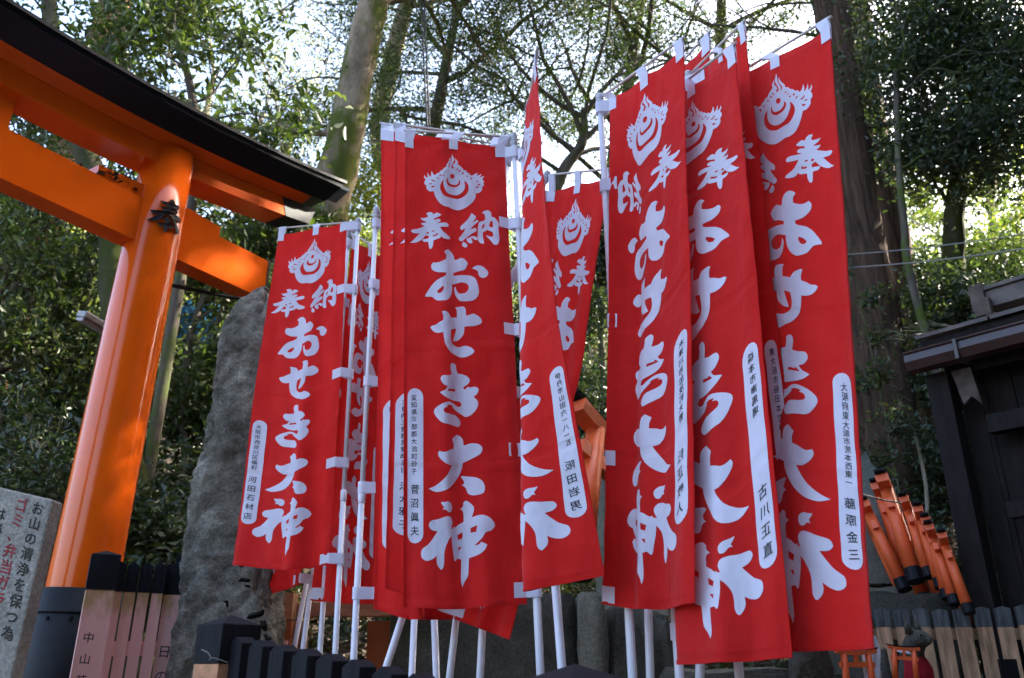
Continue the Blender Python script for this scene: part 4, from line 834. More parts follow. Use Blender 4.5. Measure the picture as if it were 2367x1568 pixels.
# ------------------------------------------------------------------ fox statue
def fox(label,px,py,Y,s,face,mat='fox',bib=True):
    O=at(px,py,Y); T=thing('fox_statue',label,'fox statue',O,R(face))
    V=[(0,0,.10),(0,-.01,.20),(0,-.035,.29),(0,-.06,.35),(0,-.105,.365),(0,-.155,.35),
       (.035,-.05,.12),(.04,-.07,.02),(-.035,-.05,.12),(-.04,-.07,.02),(.05,.03,.06),(.055,-.02,.01),(-.05,.03,.06),(-.055,-.02,.01),(0,.09,.07),(0,.13,.20),(0,.11,.33)]
    E=[(0,1),(1,2),(2,3),(3,4),(4,5),(1,6),(6,7),(1,8),(8,9),(0,10),(10,11),(0,12),(12,13),(0,14),(14,15),(15,16)]
    Rr=[.075,.062,.05,.058,.046,.016,.022,.02,.022,.02,.045,.03,.045,.03,.03,.035,.012]
    me=bpy.data.meshes.new('body'); me.from_pydata([tuple(Vector(v)*s) for v in V],E,[]); o=bpy.data.objects.new('body',me); C.objects.link(o)
    sm=o.modifiers.new('skin','SKIN'); 
    for d,r in zip(me.skin_vertices[0].data,Rr): d.radius=(r*s,r*s)
    me.skin_vertices[0].data[0].use_root=True
    ss=o.modifiers.new('sub','SUBSURF'); ss.levels=ss.render_levels=2
    m2=bpy.data.meshes.new_from_object(o.evaluated_get(dg())); bpy.data.objects.remove(o)
    # ears welded into the same mesh
    bm=bmesh.new(); bm.from_mesh(m2)
    for sx in(-1,1):
        a=[Vector((sx*.010,-.060,.388)),Vector((sx*.058,-.060,.375)),Vector((sx*.034,-.088,.388)),Vector((sx*.044,-.055,.478))]; q=[bm.verts.new(p*s) for p in a]
        for f in((0,1,3),(1,2,3),(2,0,3),(0,2,1)): bm.faces.new([q[i] for i in f])
    bm.to_mesh(m2); bm.free(); m2.name='body'; link('body',m2,M[mat],T,True)
    e=MB()
    for sx in(-1,1):
        c=Vector((sx*.026,-.118,.372))*s; e.tube([c,c+Vector((sx*.006,-.004,0))*s],[.007*s,.004*s],6)
    e.build('eyes',M['carve'],T,off=None) if False else None
    def P(n,m,mt):
        o=m.build(n,mt,None,True); o.parent=T
    P('eye',e,M['carve'])
    if bib:
        m=MB(); n=16
        rings=[(.050,.302,-.045),(.068,.27,-.055),(.082,.23,-.06),(.090,.17,-.05)]; v=[]
        for r,z,y in rings:
            for k in range(n+1):
                a=math.pi*(1.05+.9*k/n)*1.0; w=1+.05*math.sin(k*2.3); v.append(Vector((math.cos(a)*r*w,math.sin(a)*r*w+y+.03,z+.006*math.sin(k*1.9)))*s)
        f=[(j*(n+1)+k,j*(n+1)+k+1,(j+1)*(n+1)+k+1,(j+1)*(n+1)+k) for j in range(3) for k in range(n)]
        m.add(v,f); P('bib',m,M['bib'])
        m=MB(); m.tube([Vector((math.cos(a)*.056,math.sin(a)*.056-.022,.305+.012*math.sin(a)))*s for a in np.linspace(0,2*math.pi,17)],.007*s,6); P('bib_trim',m,M['bibw'])
    return T
fox('small dark stone fox wearing a red bib in front of the brown fence',2118,1672,4.2,1.0,30)
fox('larger stone fox body hidden by the rightmost banner, only its haunches showing below the hem',1890,1700,3.75,1.25,0,bib=False)
def cloth_scrap():
    m=MB(); a=at(2012,1490,3.7); v=[];n=8
    for j in range(9):
        for i in range(n+1):
            q=at(lerp(1996,2026+j*2,i/n),lerp(1470,1575,j/8),3.75); q.y+=.015*math.sin(i*1.9+j*.8); v.append(q)
    m.add(v,[(j*(n+1)+i,j*(n+1)+i+1,(j+1)*(n+1)+i+1,(j+1)*(n+1)+i) for j in range(8) for i in range(n)])
    o=m.build('white_cloth',M['bibw'],None,True,off=at(2012,1560,3.75)); tag(o,'crumpled white cloth hanging beneath the corner of the rightmost banner','cloth')
cloth_scrap()
# ------------------------------------------------------------------ shed
def shed():
    T=thing('wooden_shed','dark timber shed with brown gutter and metal roof at the right edge','shed',(at(2300,1300,4.6).x,4.6,1.0))
    up=Vector((0,0,1))
    L=at(2102,830,4.9); Rr=at(2367,797,4.42); z=(L.z+Rr.z)/2; L.z=z; 
    Rr=Vector((Rr.x,Rr.y,z)); d=(Rr-L).normalized(); n=Vector((-d.y,d.x,0));  n=n if n.y>0 else -n   # n points to the back
    E_=L+d*2.2
    def B(nm,c,size,mat,parent=T,bv=0.003,ax=(d,n,up)):
        m=MB(); m.box(c,size,ax); o=m.build(nm,mat,parent); return bevel(o,bv,1) if bv else o
    mid=(L+E_)/2; ln=(E_-L).length
    # gutter: open half channel
    m=MB(); prof=[(-.075,.055),(-.085,.0),(-.06,-.05),(.0,-.062),(.04,-.04),(.045,.04),(.037,.04),(.032,-.034),(.0,-.053),(-.055,-.042),(-.077,.0),(-.067,.055)]
    v=[L+n*a+up*b for a,b in prof]+[E_+n*a+up*b for a,b in prof]; k=len(prof)
    m.add(v,[(i,(i+1)%k,k+(i+1)%k,k+i) for i in range(k)]+[tuple(range(6)),tuple(range(k))]); g=m.build('gutter',M['gutter'],T)
    q=MB(); q.tube([L+n*-.078+up*.058,E_+n*-.078+up*.058],.009,8); q.build('gutter_bead',M['gutter'],g,True)
    for s in (.5,1.5):
        B('gutter_bracket',L+d*s*.62+n*-.02+up*-.0,(.025,.155,.125),M['gutter'],T)
    B('fascia',L+d*(ln/2+.06)+n*.085+up*.085,(ln,.06,.15),M['dark'])
    # roof sheets sloping up to the back
    def slope(s0,s1,n0,z0,n1,z1,th,nm,mat):
        a=[L+d*s0+n*n0+up*z0,L+d*s1+n*n0+up*z0,L+d*s1+n*n1+up*z1,L+d*s0+n*n1+up*z1]; m=MB(); m.hexa(a+[p+up*th for p in a]); return m.build(nm,mat,T)
    for i in range(5):
        slope(.05+.44*i,.05+.44*(i+1)-.012,.02,.165,.95,.42,.025,'roof_sheet',M['rooft'])
    slope(.05,ln,.96,.42,1.9,.10,.025,'roof_sheet',M['rooft'])
    for i in range(5):
        m=MB(); a=L+d*(.05+.44*i)+n*.02+up*.195; b=L+d*(.05+.44*i)+n*.95+up*.45; m.tube([a,b],.016,6); m.build('roof_batten',M['rooft'],T)
    rb=L+d*.20+n*.80+up*-.13
    B('ridge_beam',rb+d*1.05+up*.70,(2.0,.17,.12),M['rooft']); B('ridge_cap',rb+d*1.03+up*.775,(2.08,.21,.028),M['rooft'])
    B('ridge_end',rb+d*.04+up*.72,(.09,.23,.19),M['bracket'])
    B('ridge_end',rb+d*.07+n*-.13+up*.63,(.10,.06,.12),M['bracket'])
    # structure
    pl=L+d*.10+n*.16
    B('post',Vector((pl.x,pl.y,(1.0+z-.05)/2)),(.13,.13,z-1.05),M['dark'])
    B('post',Vector(((pl+d*1.75).x,(pl+d*1.75).y,(1.0+z-.05)/2)),(.13,.13,z-1.05),M['dark'])
    B('beam',L+d*1.0+n*.16+up*-.42,(1.36,.09,.11),M['dark']); B('beam',L+d*1.1+n*.17+up*-.03,(1.9,.12,.12),M['dark'])
    B('beam',L+d*1.0+n*.16+up*-.92,(1.36,.07,.09),M['dark'])
    wl=L+n*1.5
    for i in range(14):
        B('wall_board',Vector(((wl+d*(.1+.155*i)).x,(wl+d*(.1+.155*i)).y,(1.0+z)/2)),(.149,.03,z-1.0+.25),M['dark'],T,0)
    for i in range(4):
        B('wall_board',Vector(((L+d*.25+n*(.42+.29*i)).x,(L+d*.25+n*(.42+.29*i)).y,(1.0+z)/2)),(.03,.28,z-1.0),M['dark'],T,0)
    for i in range(13):  # near-black boards added between the posts, standing in for the interior's shade
        q=L+d*(.22+.155*i)+n*.30; B('wall_board',Vector((q.x,q.y,(1.0+z-.02)/2)),(.150,.025,z-1.02),M['dark'],T,0)
    # split pale board end under the eave
    o_=L+d*.20+n*.07+up*-.075; a=[o_,o_+d*.11,o_+d*.135+up*-.235,o_+d*.085+up*-.175,o_+d*.035+up*-.215]
    m=MB(); kk=len(a); m.add(a+[p+n*.025 for p in a],[tuple(range(kk)),tuple(range(kk,2*kk))[::-1]]+[(i,(i+1)%kk,(i+1)%kk+kk,i+kk) for i in range(kk)]); m.build('board_end',M['bracket'],T)
    B('platform',L+d*1.1+n*.9+up*(-.0)-Vector((0,0,z-1.25)),(2.0,1.3,.12),M['dark'])
    # dead twigs caught on the eave
    rn=random.Random(4); m=MB()
    for i in range(9):
        s=L+d*rn.uniform(-.05,.3)+n*rn.uniform(-.0,.1)+up*.20; e=s+Vector((-rn.uniform(.05,.30),rn.uniform(-.05,.1),rn.uniform(-.03,.07))); md=(s+e)/2+Vector((0,0,rn.uniform(0,.03))); m.tube([s,md,e],[.003,.002,.001],4)
    m.build('twigs',M['twigl'],T)
shed()
# ------------------------------------------------------------------ cables, lamp
def cable(label,pts,r,mat,name='cable',sag=.0):
    P=[at(*p) for p in pts]; Q=[]
    for a,b in zip(P,P[1:]):
        for k in range(8):
            t=k/8; q=a.lerp(b,t); q.z-=sag*4*t*(1-t); Q.append(q)
    Q.append(P[-1]); m=MB(); m.tube(Q,r,6); o=m.build(name,mat,None,True,off=P[0]); tag(o,label,'cable'); return o
cable('upper grey wire crossing the cedar trunks at the right',[(1900,592,7.5),(2367,541,6.3),(2700,505,5.5)],.006,M['wire'],'wire',.03)
cable('lower grey wire running towards the shed at the right',[(1900,622,7.5),(2367,575,6.2),(2700,540,5.4)],.007,M['wire'],'wire',.03)
cable('left strand of the black cable hanging from the treetops above the centre banners',[(972,-60,9.5),(978,110,9),(988,300,8.2)],.012,M['cable'])
cable('right strand of the black cable hanging from the treetops above the centre banners',[(978,-60,9.4),(985,110,8.9),(993,300,8.1)],.012,M['cable'])
cable('thick black cable stretched from the orange pillar to behind the boulder',[(388,658,5.0),(470,675,5.2),(560,692,5.4)],.014,M['cable'])
cable('white cord drawn across the tops of the little orange gates',[(1990,1143,4.9),(2045,1157,5.1),(2085,1163,5.15)],.005,M['wire'],'cord')
def lamp():
    T=thing('light_fixture','grey oblong lamp box fixed to a thin post left of the orange pillar','lamp',at(232,760,5.6)); 
    a,b=at(186,728,5.5),at(245,762,5.7); d=(b-a).normalized(); n=Vector((0,-1,0)); u=d.cross(n).normalized(); u=u if u.z>0 else -u; n=u.cross(d)
    m=MB(); m.box((a+b)/2+u*.012,((b-a).length,.11,.05),(d,n,u)); bevel(m.build('housing',M['lampg'],T),.01,2)
    m=MB(); m.box((a+b)/2-u*.028,((b-a).length*.94,.085,.028),(d,n,u)); bevel(m.build('diffuser',M['shadec'],T),.008,2)
    p=at(236,775,5.72); m=MB(); m.tube([Vector((p.x,p.y,1.0)),p],.02,8); m.build('post',M['barkd'],T)
lamp()
def tarp():
    m=MB(); v=[]; n=10
    for j in range(9):
        for i in range(n+1):
            q=at(lerp(405,505,i/n),lerp(700,800,j/8),11.); q.y+=.12*math.sin(i*1.3+j); v.append(q)
    m.add(v,[(j*(n+1)+i,j*(n+1)+i+1,(j+1)*(n+1)+i+1,(j+1)*(n+1)+i) for j in range(8) for i in range(n)])
    tag(m.build('tarpaulin',M['blue'],None,True,off=at(450,800,11.)),'bright blue tarpaulin glimpsed through the trees right of the orange pillar','tarpaulin')
tarp()
# ------------------------------------------------------------------ vegetation
rng=np.random.default_rng(11)
def leaf_mesh(name,P,size,seed=0,up=.55,aspect=.42,spread=.35):
    "P (N,3) leaf positions -> one mesh of small folded leaves"
    g=np.random.default_rng(seed); n=len(P); s=size*g.uniform(1-spread,1+spread,(n,1))
    nr=g.normal(size=(n,3)); nr[:,2]+=up*1.6; nr/=np.linalg.norm(nr,axis=1,keepdims=True)
    a=g.normal(size=(n,3)); a[:,2]-=.35; a-=nr*np.sum(a*nr,1,keepdims=True); a/=np.linalg.norm(a,axis=1,keepdims=True)
    b=np.cross(nr,a); f=nr*(s*.10)
    v=np.empty((n,4,3)); v[:,0]=P-a*s*.5-f; v[:,1]=P+b*s*aspect*.5+f+a*s*.05; v[:,2]=P+a*s*.5-f; v[:,3]=P-b*s*aspect*.5+f+a*s*.05
    me=bpy.data.meshes.new(name); me.vertices.add(4*n); me.vertices.foreach_set('co',v.reshape(-1).astype(np.float32))
    base=np.arange(n,dtype=np.int32)*4; tri=np.stack([base,base+1,base+2,base,base+2,base+3],1).reshape(-1)
    me.loops.add(6*n); me.loops.foreach_set('vertex_index',tri); me.polygons.add(2*n)
    me.polygons.foreach_set('loop_start',np.arange(0,6*n,3,dtype=np.int32))
    at_=me.attributes.new('tone','FLOAT','FACE'); at_.data.foreach_set('value',np.repeat(g.beta(1.6,2.2,n),2).astype(np.float32))
    me.update(calc_edges=True); return me
class Skel:
    def __init__(s,seed): s.r=random.Random(seed); s.lim=[]; s.tips=[]
    def grow(s,p,d,L,rad,lev,maxlev,wig=.35,grav=.0,kids=3,steps=6,rk=.62,lk=.62):
        r=s.r; path=[p.copy()]; rr=[rad]; q=p.copy(); dd=d.normalized()
        for i in range(steps):
            dd=(dd+Vector((r.gauss(0,wig),r.gauss(0,wig),r.gauss(0,wig)+grav))*.45).normalized(); q=q+dd*(L/steps); path.append(q.copy()); rr.append(rad*(1-.55*(i+1)/steps))
        s.lim.append((lev,path,rr))
        if lev>=maxlev: s.tips.append(path); return
        for k in range(kids):
            i=r.randint(max(1,steps//3),steps); a=path[i]; side=Vector((r.gauss(0,1),r.gauss(0,1),r.gauss(0,.6))); side-=dd*side.dot(dd)
            nd=(dd*.55+side.normalized()*.8).normalized(); s.grow(a,nd,L*lk*r.uniform(.75,1.25),rr[i]*rk,lev+1,maxlev,wig,grav,kids,max(3,steps-1),rk,lk)
        s.grow(path[-1],dd,L*lk,rr[-1],lev+1,maxlev,wig,grav,kids,max(3,steps-1),rk,lk)
def add_tree(name,label,cat,trunk,radii,limbs,seed,leafsize,nleaf,lm,bm='bark',maxlev=3,wig=.35,grav=.03,kids=3,sig=.16,bare=False,group=None,up=.5,sides=16,lobes=None,subname='branches'):
    """trunk: list of world points; limbs: list of (fraction along trunk, direction, length, radius)"""
    base=trunk[0]; T=thing(name,label,cat,base,0,group); r=random.Random(seed)
    # dense smooth trunk with burly noise
    pts=[];rr=[]
    for i in range(len(trunk)-1):
        p0,p1,p2,p3=trunk[max(0,i-1)],trunk[i],trunk[i+1],trunk[min(len(trunk)-1,i+2)]
        for k in range(6):
            t=k/6; pts.append(.5*((2*p1)+(p2-p0)*t+(2*p0-5*p1+4*p2-p3)*t*t+(3*p1-p0-3*p2+p3)*t**3)); rr.append(lerp(radii[i],radii[i+1],t))
    pts.append(trunk[-1]); rr.append(radii[-1])
    m=MB(); m.tube(pts,rr,sides,caps=True)
    for v in m.v:
        pass
    V=[]
    n=sides
    for i,p in enumerate(pts):
        for k in range(n):
            v=m.v[i*n+k]; dv=(v-p); V.append(p+dv*(1+.16*nz(v,2.2/max(.2,rr[0]*3))+.07*nz(v,14.)))
    m.v=V; m.build('trunk',M[bm],T,True)
    sk=Skel(seed)
    for fr,d,L,rad in limbs:
        i=int(fr*(len(pts)-1)); sk.grow(pts[i],Vector(d),L,rad,0,maxlev,wig,grav,kids)
    if sk.lim:
        b=MB()
        for lev,path,r_ in sk.lim: b.tube(path,[max(.003,x) for x in r_],(7,6,4,3,3)[lev],caps=False)
        b.build(subname,M[bm if bm not in('cedar',) else 'twig'],T,True)
    if nleaf and sk.tips:
        g=np.random.default_rng(seed); idx=g.integers(0,len(sk.tips),nleaf); P=np.empty((nleaf,3))
        arr=[np.array([list(q) for q in tp]) for tp in sk.tips]
        # some tips carry more leaves than others: clumps and gaps
        wgt=g.gamma(1.1,1.,len(arr)); wgt/=wgt.sum(); idx=g.choice(len(arr),nleaf,p=wgt)
        for k in range(len(arr)):
            w=np.nonzero(idx==k)[0]
            if len(w): 
                a=arr[k]; j=g.integers(0,len(a)-1,len(w)); t=g.random((len(w),1)); P[w]=a[j]*(1-t)+a[j+1]*t
        P+=g.normal(scale=sig,size=P.shape)*np.array([1,1,.7])
        P-=np.array(list(base)); link('crown',leaf_mesh('crown',P,leafsize,seed,up),M[lm],T)
    return T
def px(*a): return [at(*q) for q in a]
D=lambda x,y,z:(x,y,z)
# big mossy trunk leaning right, top centre-left
t=px((700,640,9.6),(752,500,9.4),(800,300,9.1),(838,120,8.9),(868,-20,8.7),(900,-200,8.4)); t=[Vector((t[0].x-.5,t[0].y,terr(t[0].x,t[0].y)-.1))]+t
add_tree('broadleaf_tree','thick moss-streaked pale trunk leaning right above the end of the black roof','tree',t,[.38,.30,.265,.235,.22,.20,.17],
 [(.50,D(-1,.1,.15),1.8,.05),(.82,D(.8,.5,.7),2.6,.08),(.9,D(-.6,.3,.8),3.0,.09),(.97,D(.5,-.5,.9),3.,.08),(.97,D(-.8,.5,.7),3.,.07)],21,.07,1000,'leafg','bark',3,.38,.05,3,.16)
# canopy tree in the centre with dark winding limbs
t=[Vector((1.0,11.5,terr(1.0,11.5)-.1))]+px((1270,700,11.3),(1262,520,11.1),(1300,400,10.9),(1345,330,10.8),(1350,250,10.6))
add_tree('broadleaf_tree','wide winding evergreen whose dark limbs fan out above the centre banners','tree',t,[.15,.12,.10,.085,.075,.05],
 [(.75,D(-1,-.3,.8),2.6,.045),(.8,D(1,-.3,.7),2.6,.045),(.85,D(-.5,-.5,1),2.6,.045),(.95,D(.5,-.4,1),2.4,.04),(.95,D(-.9,.2,.5),2.8,.04),(.7,D(.9,.3,.35),2.2,.04),(.9,D(.1,-.8,.9),2.6,.035),(.6,D(-.8,-.2,.5),2.2,.035)],31,.058,42000,'leafg','twig',4,.42,.05,3,.13)
t=[Vector((-1.0,13.,terr(-1.0,13.)-.1))]+px((975,560,12.6),(985,400,12.4),(1010,260,12.2),(1035,130,12.),(1060,10,11.8))
add_tree('broadleaf_tree','slim grey-barked evergreen behind the hanging black cable','tree',t,[.18,.15,.13,.11,.09,.07],
 [(.6,D(-1,.3,.7),1.9,.06),(.7,D(1,-.2,.6),2.8,.06),(.8,D(-.6,-.1,.9),2.,.06),(.9,D(.6,-.4,.9),2.8,.055),(.97,D(-.2,.2,1),2.4,.05),(.75,D(-.9,.4,.3),2.4,.04)],37,.06,36000,'leafg','twig',4,.38,.05,3,.15)
t=[Vector((2.2,13.5,terr(2.2,13.5)-.1))]+px((1405,560,13.),(1420,380,12.7),(1450,220,12.4),(1470,60,12.))
add_tree('broadleaf_tree','upright evergreen filling the gap between the centre and right banners','tree',t,[.2,.17,.14,.11,.08],
 [(.45,D(-1,-.2,.5),2.4,.05),(.5,D(.9,-.3,.4),2.4,.05),(.65,D(-.7,-.4,.7),2.6,.06),(.8,D(.7,-.4,.9),2.8,.055),(.95,D(-.5,-.4,1),2.6,.05),(.95,D(.4,.3,1),2.6,.05)],43,.07,34000,'leaf','twig',4,.38,.04,3,.16)
# overhanging crown at the very top, nearer
t=[Vector((-.6,15.,terr(-.6,15.)-.1))]+px((890,380,14.),(905,150,13.),(960,-40,12.),(1040,-160,10.5))
add_tree('broadleaf_tree','tall evergreen whose fine pale twigs hang over the top centre of the view','tree',t,[.24,.2,.17,.13,.09],
 [(.7,D(1,-.3,.2),2.3,.06),(.8,D(.9,-.6,.1),2.4,.06),(.9,D(.5,-1,.1),2.3,.05),(.98,D(1,-.3,.0),2.5,.06),(.98,D(.6,-.9,.1),3.,.05)],47,.06,32000,'leafg','twigl',4,.36,-.01,3,.17)
# bare twiggy tree at the top right of centre
t=[Vector((4.4,13.,terr(4.4,13.)-.1))]+px((1640,500,12.6),(1655,250,12.2),(1665,100,12.),(1670,-60,11.6))
add_tree('bare_tree','bare dark-limbed tree against the white sky behind the right cluster of banners','tree',t,[.16,.14,.12,.1,.07],
 [(.6,D(-1,-.2,.8),2.4,.05),(.7,D(.9,-.2,.8),2.4,.05),(.8,D(-.8,.2,.9),2.6,.05),(.8,D(.7,.2,.6),2.6,.05),(.95,D(-.5,-.3,1),2.4,.045),(.95,D(.6,-.3,.8),2.4,.045)],53,.075,7000,'leaf','twig',4,.34,.04,4,.14)
# bare pale bushes on the sunny slope
for i,(x0,y0,Y,lb) in enumerate((((560),(430),15.,'leafless pale-twigged tree catching the sun just above the black roof beam'),((655),(420),17.,'leafless pale tree in the bright gap left of the mossy trunk'),((470),(300),16.5,'sunlit thin tree above the middle of the black roof'),((2290),(480),15.,'pale sunlit slanting bare tree behind the shed'))):
    a=at(x0,y0,Y); z0=terr(a.x,Y); tp=at(x0+25,y0-130,Y-.3)
    add_tree('bare_tree',lb,'tree',[Vector((a.x-.2,Y,z0-.1)),(Vector((a.x,Y,z0))+a)/2 if a.z>z0+.5 else Vector((a.x-.1,Y,z0+.6)),Vector((a.x,Y,max(a.z,z0+1.2))),Vector((tp.x,tp.y,max(tp.z,z0+2.)))],[.10,.09,.075,.05],
     [(.4,D(-1,0,.8),2.,.035),(.55,D(1,0,.9),2.,.035),(.7,D(-.6,-.4,1),2.1,.03),(.85,D(.6,-.3,1),2.,.03),(.98,D(0,0,1),2.,.03)],60+i,.06,3500,'leafy','twigl',4,.33,.06,3,.15)
# left side: mossy curved tree behind the pillar
t=[Vector((at(345,1340,6.6).x,6.6,terr(-2.9,6.6)-.1))]+px((335,1300,6.6),(300,1080,6.6),(268,700,6.7),(255,520,6.8),(205,370,6.9),(155,250,7.),(120,100,7.2),(110,-80,7.4))
add_tree('broadleaf_tree','dark mossy trunk curving left behind the orange pillar','tree',t,[.20,.17,.145,.13,.12,.115,.11,.09,.07],
 [(.55,D(.9,.3,.6),1.,.03),(.7,D(-.9,.3,.7),1.2,.03),(.8,D(.9,.1,.6),1.2,.03),(.9,D(-.6,.1,.9),1.3,.03),(.95,D(.5,.2,1),1.3,.03)],71,.085,16000,'leaf','barkd',3,.36,.03,3,.16)
# camellia-like branch above the roof with big leaves
t=[Vector((at(420,600,6.6).x,6.6,terr(-2.9,6.6)-.1))]+px((430,560,6.6),(455,330,6.4),(440,200,6.3),(410,90,6.2))
add_tree('camellia_bush','large-leaved dark green camellia reaching above the black roof beam','bush',t,[.06,.05,.045,.035,.025],
 [(.6,D(1,-.1,.3),0.6,.014),(.7,D(.9,.1,.5),.65,.014),(.7,D(-.9,.1,.4),.7,.014),(.85,D(-.9,.1,.8),.7,.014),(.95,D(-.4,0,1),.6,.014),(.5,D(.9,.2,.2),.6,.014),(.4,D(.9,0,.1),.5,.014)],73,.11,1700,'leaf','twig',3,.33,.03,3,.12)
# slender leafless stems in the shade on the left
for i,(pts,Y,r0,bmn,lb) in enumerate((([(40,1260),(60,1000),(120,760),(150,600)],7.6,.06,'twig','thin bare crooked stem rising between the bushes above the stone notice'),
  ([(150,1200),(110,1000),(60,820),(20,700)],7.2,.05,'barkd','crooked stem leaning left towards the picture edge'),
  ([(455,1330),(440,1120),(425,960),(440,780),(490,640)],7.9,.065,'twig','grey stem in the gap between the orange pillar and the boulder'),
  ([(500,1000),(490,860),(520,700)],9.,.07,'twigl','pale stem behind the boulder top near the blue tarpaulin'),
  ([(15,1000),(45,760),(40,560),(90,430)],8.3,.05,'twigl','pale forked stem at the left edge under the tie beam'))):
    t=px(*[(x,y,Y) for x,y in pts]); t=[Vector((t[0].x,Y,terr(t[0].x,Y)-.1))]+[q for q in t if q.z>terr(t[0].x,Y)+.3]
    add_tree('slender_tree',lb,'tree',t,[r0*(1.1-.13*k) for k in range(len(t))],[(.5,D(1,.1,.8),.8,.018),(.7,D(-1,-.1,.7),.8,.018),(.85,D(.7,-.2,1),.8,.016),(.98,D(-.3,0,1),.8,.016)],400+i,.07,500,'leafh',bmn,3,.35,.02,3,.12)
# sunlit cedars on the left
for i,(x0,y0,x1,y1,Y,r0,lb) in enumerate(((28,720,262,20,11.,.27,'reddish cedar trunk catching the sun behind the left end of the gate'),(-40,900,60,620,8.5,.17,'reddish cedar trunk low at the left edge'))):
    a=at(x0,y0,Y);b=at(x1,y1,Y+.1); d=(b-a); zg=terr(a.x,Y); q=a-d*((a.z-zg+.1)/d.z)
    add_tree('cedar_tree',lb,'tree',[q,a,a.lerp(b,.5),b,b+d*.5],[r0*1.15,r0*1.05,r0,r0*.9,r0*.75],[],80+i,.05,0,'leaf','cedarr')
# right side cedars
for i,(pts,Y,rad,lb) in enumerate((( [(2050,1300),(2050,1021),(2010,700),(1975,423),(1940,180),(1912,-60)],8.6,[.40,.33,.30,.245,.215,.19],'thickest cedar trunk rising right behind the rightmost banner'),
   ([(2160,1250),(2140,1030),(2075,620),(2036,400),(1995,120),(1970,-80)],10.2,[.27,.235,.215,.20,.17,.15],'slimmer cedar trunk standing just right of the thickest one'))):
    t=px(*[(x,y,Y) for x,y in pts]); z=terr(t[0].x,Y)-.15; t=[Vector((t[0].x+.05,Y,z))]+[q for q in t if q.z>z+.3]
    rr=[rad[0]*1.2]+rad[-len(t)+1:]
    add_tree('cedar_tree',lb,'tree',t,rr,[(.75,D(1,-.3,.1),1.6,.03),(.85,D(1,.1,.3),1.8,.03),(.9,D(-1,-.2,.2),1.6,.03)],90+i,.06,900,'leafd','cedar',2,.3,-.02,3,.1,sides=28)
t=px((2152,1300,7.6),(2140,1120,7.6),(2110,985,7.6)); t=[Vector((t[0].x+.02,7.6,terr(t[0].x,7.6)-.1))]+t
add_tree('sapling','thin pale sapling stem standing before the cedar trunks','sapling',t,[.022,.020,.018,.012],[],99,.05,0,'leafd','twigl',sides=8)
# dark crown at the upper right
t=[Vector((5.2,9.2,terr(5.2,9.2)-.1))]+px((2215,780,9.),(2205,560,8.8),(2215,420,8.6),(2260,250,8.4),(2290,80,8.2))
add_tree('broadleaf_tree','dense dark evergreen crown hanging over the shed at the upper right','tree',t,[.17,.14,.12,.10,.085,.06],
 [(.5,D(-.6,-.1,.7),.7,.03),(.55,D(1,-.2,.4),1.1,.04),(.65,D(-.8,-.2,.9),.9,.035),(.72,D(.9,-.3,.4),1.2,.04),(.8,D(-.6,-.2,.9),1.0,.035),(.86,D(.9,-.1,.6),1.2,.035),(.93,D(-.6,-.3,.9),1.1,.035),(.97,D(.6,-.3,.8),1.3,.035),(.97,D(-.2,.2,1),1.2,.035)],101,.085,32000,'leafd','barkd',3,.38,.0,4,.17)
t=[Vector((4.3,7.6,terr(4.3,7.6)-.1))]+px((2120,700,7.8),(2090,520,7.8),(2075,330,7.8),(2070,150,7.8))
add_tree('broadleaf_tree','twiggy dark evergreen crossing in front of the two cedar trunks at the top','tree',t,[.05,.045,.04,.035,.03],
 [(.7,D(.9,-.1,.6),.7,.015),(.8,D(-.8,-.1,.7),.6,.014),(.88,D(.8,-.1,.8),.8,.016),(.97,D(.4,-.1,1),.9,.015),(.97,D(1,0,.4),1.,.016)],103,.08,1800,'leafd','twig',3,.4,.0,3,.13)
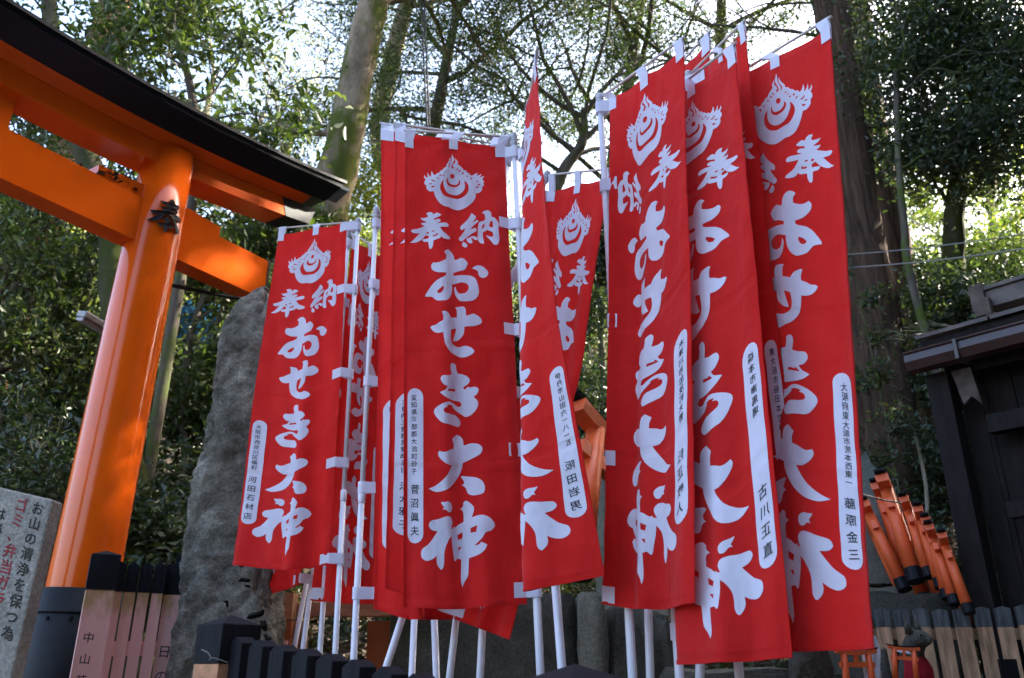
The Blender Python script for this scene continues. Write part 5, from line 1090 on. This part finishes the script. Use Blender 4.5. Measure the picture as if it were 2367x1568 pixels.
# bushes: mid-height, real stems; tuple: px,py of crown centre, Y, size, leaf, n
BU=[(60,560,7.2,1.3,'leaf',6500,.085,'glossy dark bush between the beams at the left edge'),(60,900,6.8,1.1,'leafd',4200,.08,'shaded bush at the left edge beneath the tie beam'),
(160,1050,6.4,.9,'leafd',3400,.075,'low shaded bush left of the pillar above the stone notice'),(180,620,8.0,1.2,'leaf',5500,.085,'evergreen bush directly behind the upper pillar on its left'),
(600,590,8.2,.9,'leaf',7000,.09,'bright green bush just above the top of the boulder'),(440,980,7.4,.9,'leafd',3200,.085,'dark bush in the gap between the pillar and the boulder'),
(400,1180,6.9,.8,'leafd',6000,.09,'low glossy bush in the gap low beside the boulder'),(640,480,9.2,1.1,'leaf',11000,.09,'bush with broad leaves just below the tip of the black roof'),
(300,150,9.5,1.0,'leaf',6500,.08,'leafy tree crown showing above the roof beam at the upper left'),(120,60,9.,1.2,'leaf',12000,.08,'crown in the top left corner above the black roof'),
(1230,620,8.6,.9,'leafd',10000,.075,'dark bush glimpsed between the centre banner and the narrow one'),(1370,520,10.5,1.1,'leafd',12000,.08,'dark shrub right of the second banner below the sky gap'),
(1375,880,8.2,.9,'leafd',10000,.07,'dark shrub in the tall gap left of the right cluster'),(2230,900,8.2,1.2,'leafd',14000,.075,'dark undergrowth shrub behind the shed eave'),
(2150,1210,7.2,.5,'leafd',2600,.07,'small-leaved shrub before the foot of the cedars'),(2300,640,9.2,1.3,'leafd',15000,.08,'dense shrub mass above the shed ridge'),
(2190,660,8.4,.7,'leafd',6000,.075,'shrub overlapping the slimmer cedar at the height of the wires'),(770,430,9.9,1.0,'leafy',7000,.07,'yellowish leafy shrub behind the base of the moss-streaked trunk'),
(910,430,11.,1.0,'leafy',8000,.075,'yellow-leaved shrub just left of the stacked trio tops'),(2180,530,12.,1.5,'leafh',9000,.09,'hazy green crown filling the gap left of the dark crown over the shed'),(2330,500,12.6,1.8,'leafh',11000,.09,'hazy olive crown behind the dark crown at the right edge'),(2270,640,11.,1.4,'leafd',9000,.085,'dim shrub behind the wires at the right'),
(1960,560,7.2,.35,'leafg',900,.06,'spray of pale small leaves in front of the thickest cedar')]
for i,(x,y,Y,sz,lm,n,ls,lb) in enumerate(BU):
    c=at(x,y,Y); zg=terr(c.x,Y); g=random.Random(200+i); b=Vector((c.x+g.uniform(-.2,.2),Y+.15,zg-.1)); top=c+Vector((0,0,-sz*.35)) if c.z-sz*.35>zg+.4 else Vector((c.x,Y,zg+.4))
    k=sz
    lim=[(f,D(math.cos(a),math.sin(a)*.8,g.uniform(.1,1.)),k*.5*g.uniform(.8,1.15),.022*max(1,k)) for f,a in [(g.uniform(.55,1.),q*2.4+g.random()) for q in range(8)]]
    add_tree('evergreen_bush',lb,'bush',[b,b.lerp(top,.5)+Vector((.06,0,0)),top],[.055*min(1,sz*1.0+.0) if sz>.4 else .008]+([.045,.03] if sz>.4 else [.007,.005]),lim,200+i,ls,n,lm,'twig',3,.36,.02,3,.15*sz)
# undergrowth and the far sunny wood: nobody could count it
def cluster(name,label,cat,centres,per,sig,size,mat,seed,up=.5):
    g=np.random.default_rng(seed); c=np.array([list(q) for q in centres]); n=len(c)*per
    s=np.repeat(np.clip(g.gamma(3.,sig/3.,len(c)),sig*.4,sig*2)[:,None],per,0)
    P=np.repeat(c,per,0)+g.normal(size=(n,3))*s*np.array([1,1,.6])
    o=link(name,leaf_mesh(name,P,size,seed,up),M[mat],None,False,'stuff'); tag(o,label,cat); return o
g=random.Random(77)
cs=[]
for i in range(440):
    Y=7.0+9*g.random()**1.2; x=g.uniform(-1.15,1.15)*Y*.72
    if not(.42<x/Y<.52 and Y<10.5): cs.append((x,Y,terr(x,Y)+abs(g.gauss(.15,.35))))
cluster('undergrowth','low dark leafy undergrowth covering the forest slope','undergrowth',cs,120,.26,.075,'leafd',301)
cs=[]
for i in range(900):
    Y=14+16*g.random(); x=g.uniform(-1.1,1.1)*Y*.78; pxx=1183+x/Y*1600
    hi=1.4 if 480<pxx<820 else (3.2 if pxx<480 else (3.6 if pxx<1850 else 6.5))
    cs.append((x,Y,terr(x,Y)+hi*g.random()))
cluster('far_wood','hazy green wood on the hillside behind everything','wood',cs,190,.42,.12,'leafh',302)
cs=[]
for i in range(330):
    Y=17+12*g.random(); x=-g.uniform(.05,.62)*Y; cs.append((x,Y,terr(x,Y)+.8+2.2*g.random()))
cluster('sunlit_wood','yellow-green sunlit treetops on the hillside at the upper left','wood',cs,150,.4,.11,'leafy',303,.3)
# leaf litter
g2=np.random.default_rng(9); n=26000; X=g2.uniform(-4.5,4.5,n); Yv=g2.uniform(4.2,10.5,n); Z=np.array([terr(a,b) for a,b in zip(X,Yv)])+g2.uniform(.005,.05,n)
o=link('leaf_litter',leaf_mesh('leaf_litter',np.stack([X,Yv,Z],1),.085,5,1.4,.6),M['litter'],None,False,'stuff'); tag(o,'dead brown leaves covering the slope behind the orange railing','leaf litter')
# unseen forest behind and right of the viewer, added to shade the shrine
cs=[]
while len(cs)<3900:
    a=g.uniform(-.25,2.5); r_=g.uniform(9,16); x=math.sin(a)*r_*1.0+1.5; y=-math.cos(a)*r_
    if y<13 and (y<2 or x>y*.72+5.5): cs.append((x,y,g.uniform(2.,20.5 if x>4 else 12.)))
cluster('forest','unseen dense forest added behind and beside the viewer to shade the shrine','forest',cs,60,1.0,.55,'leafd',304)
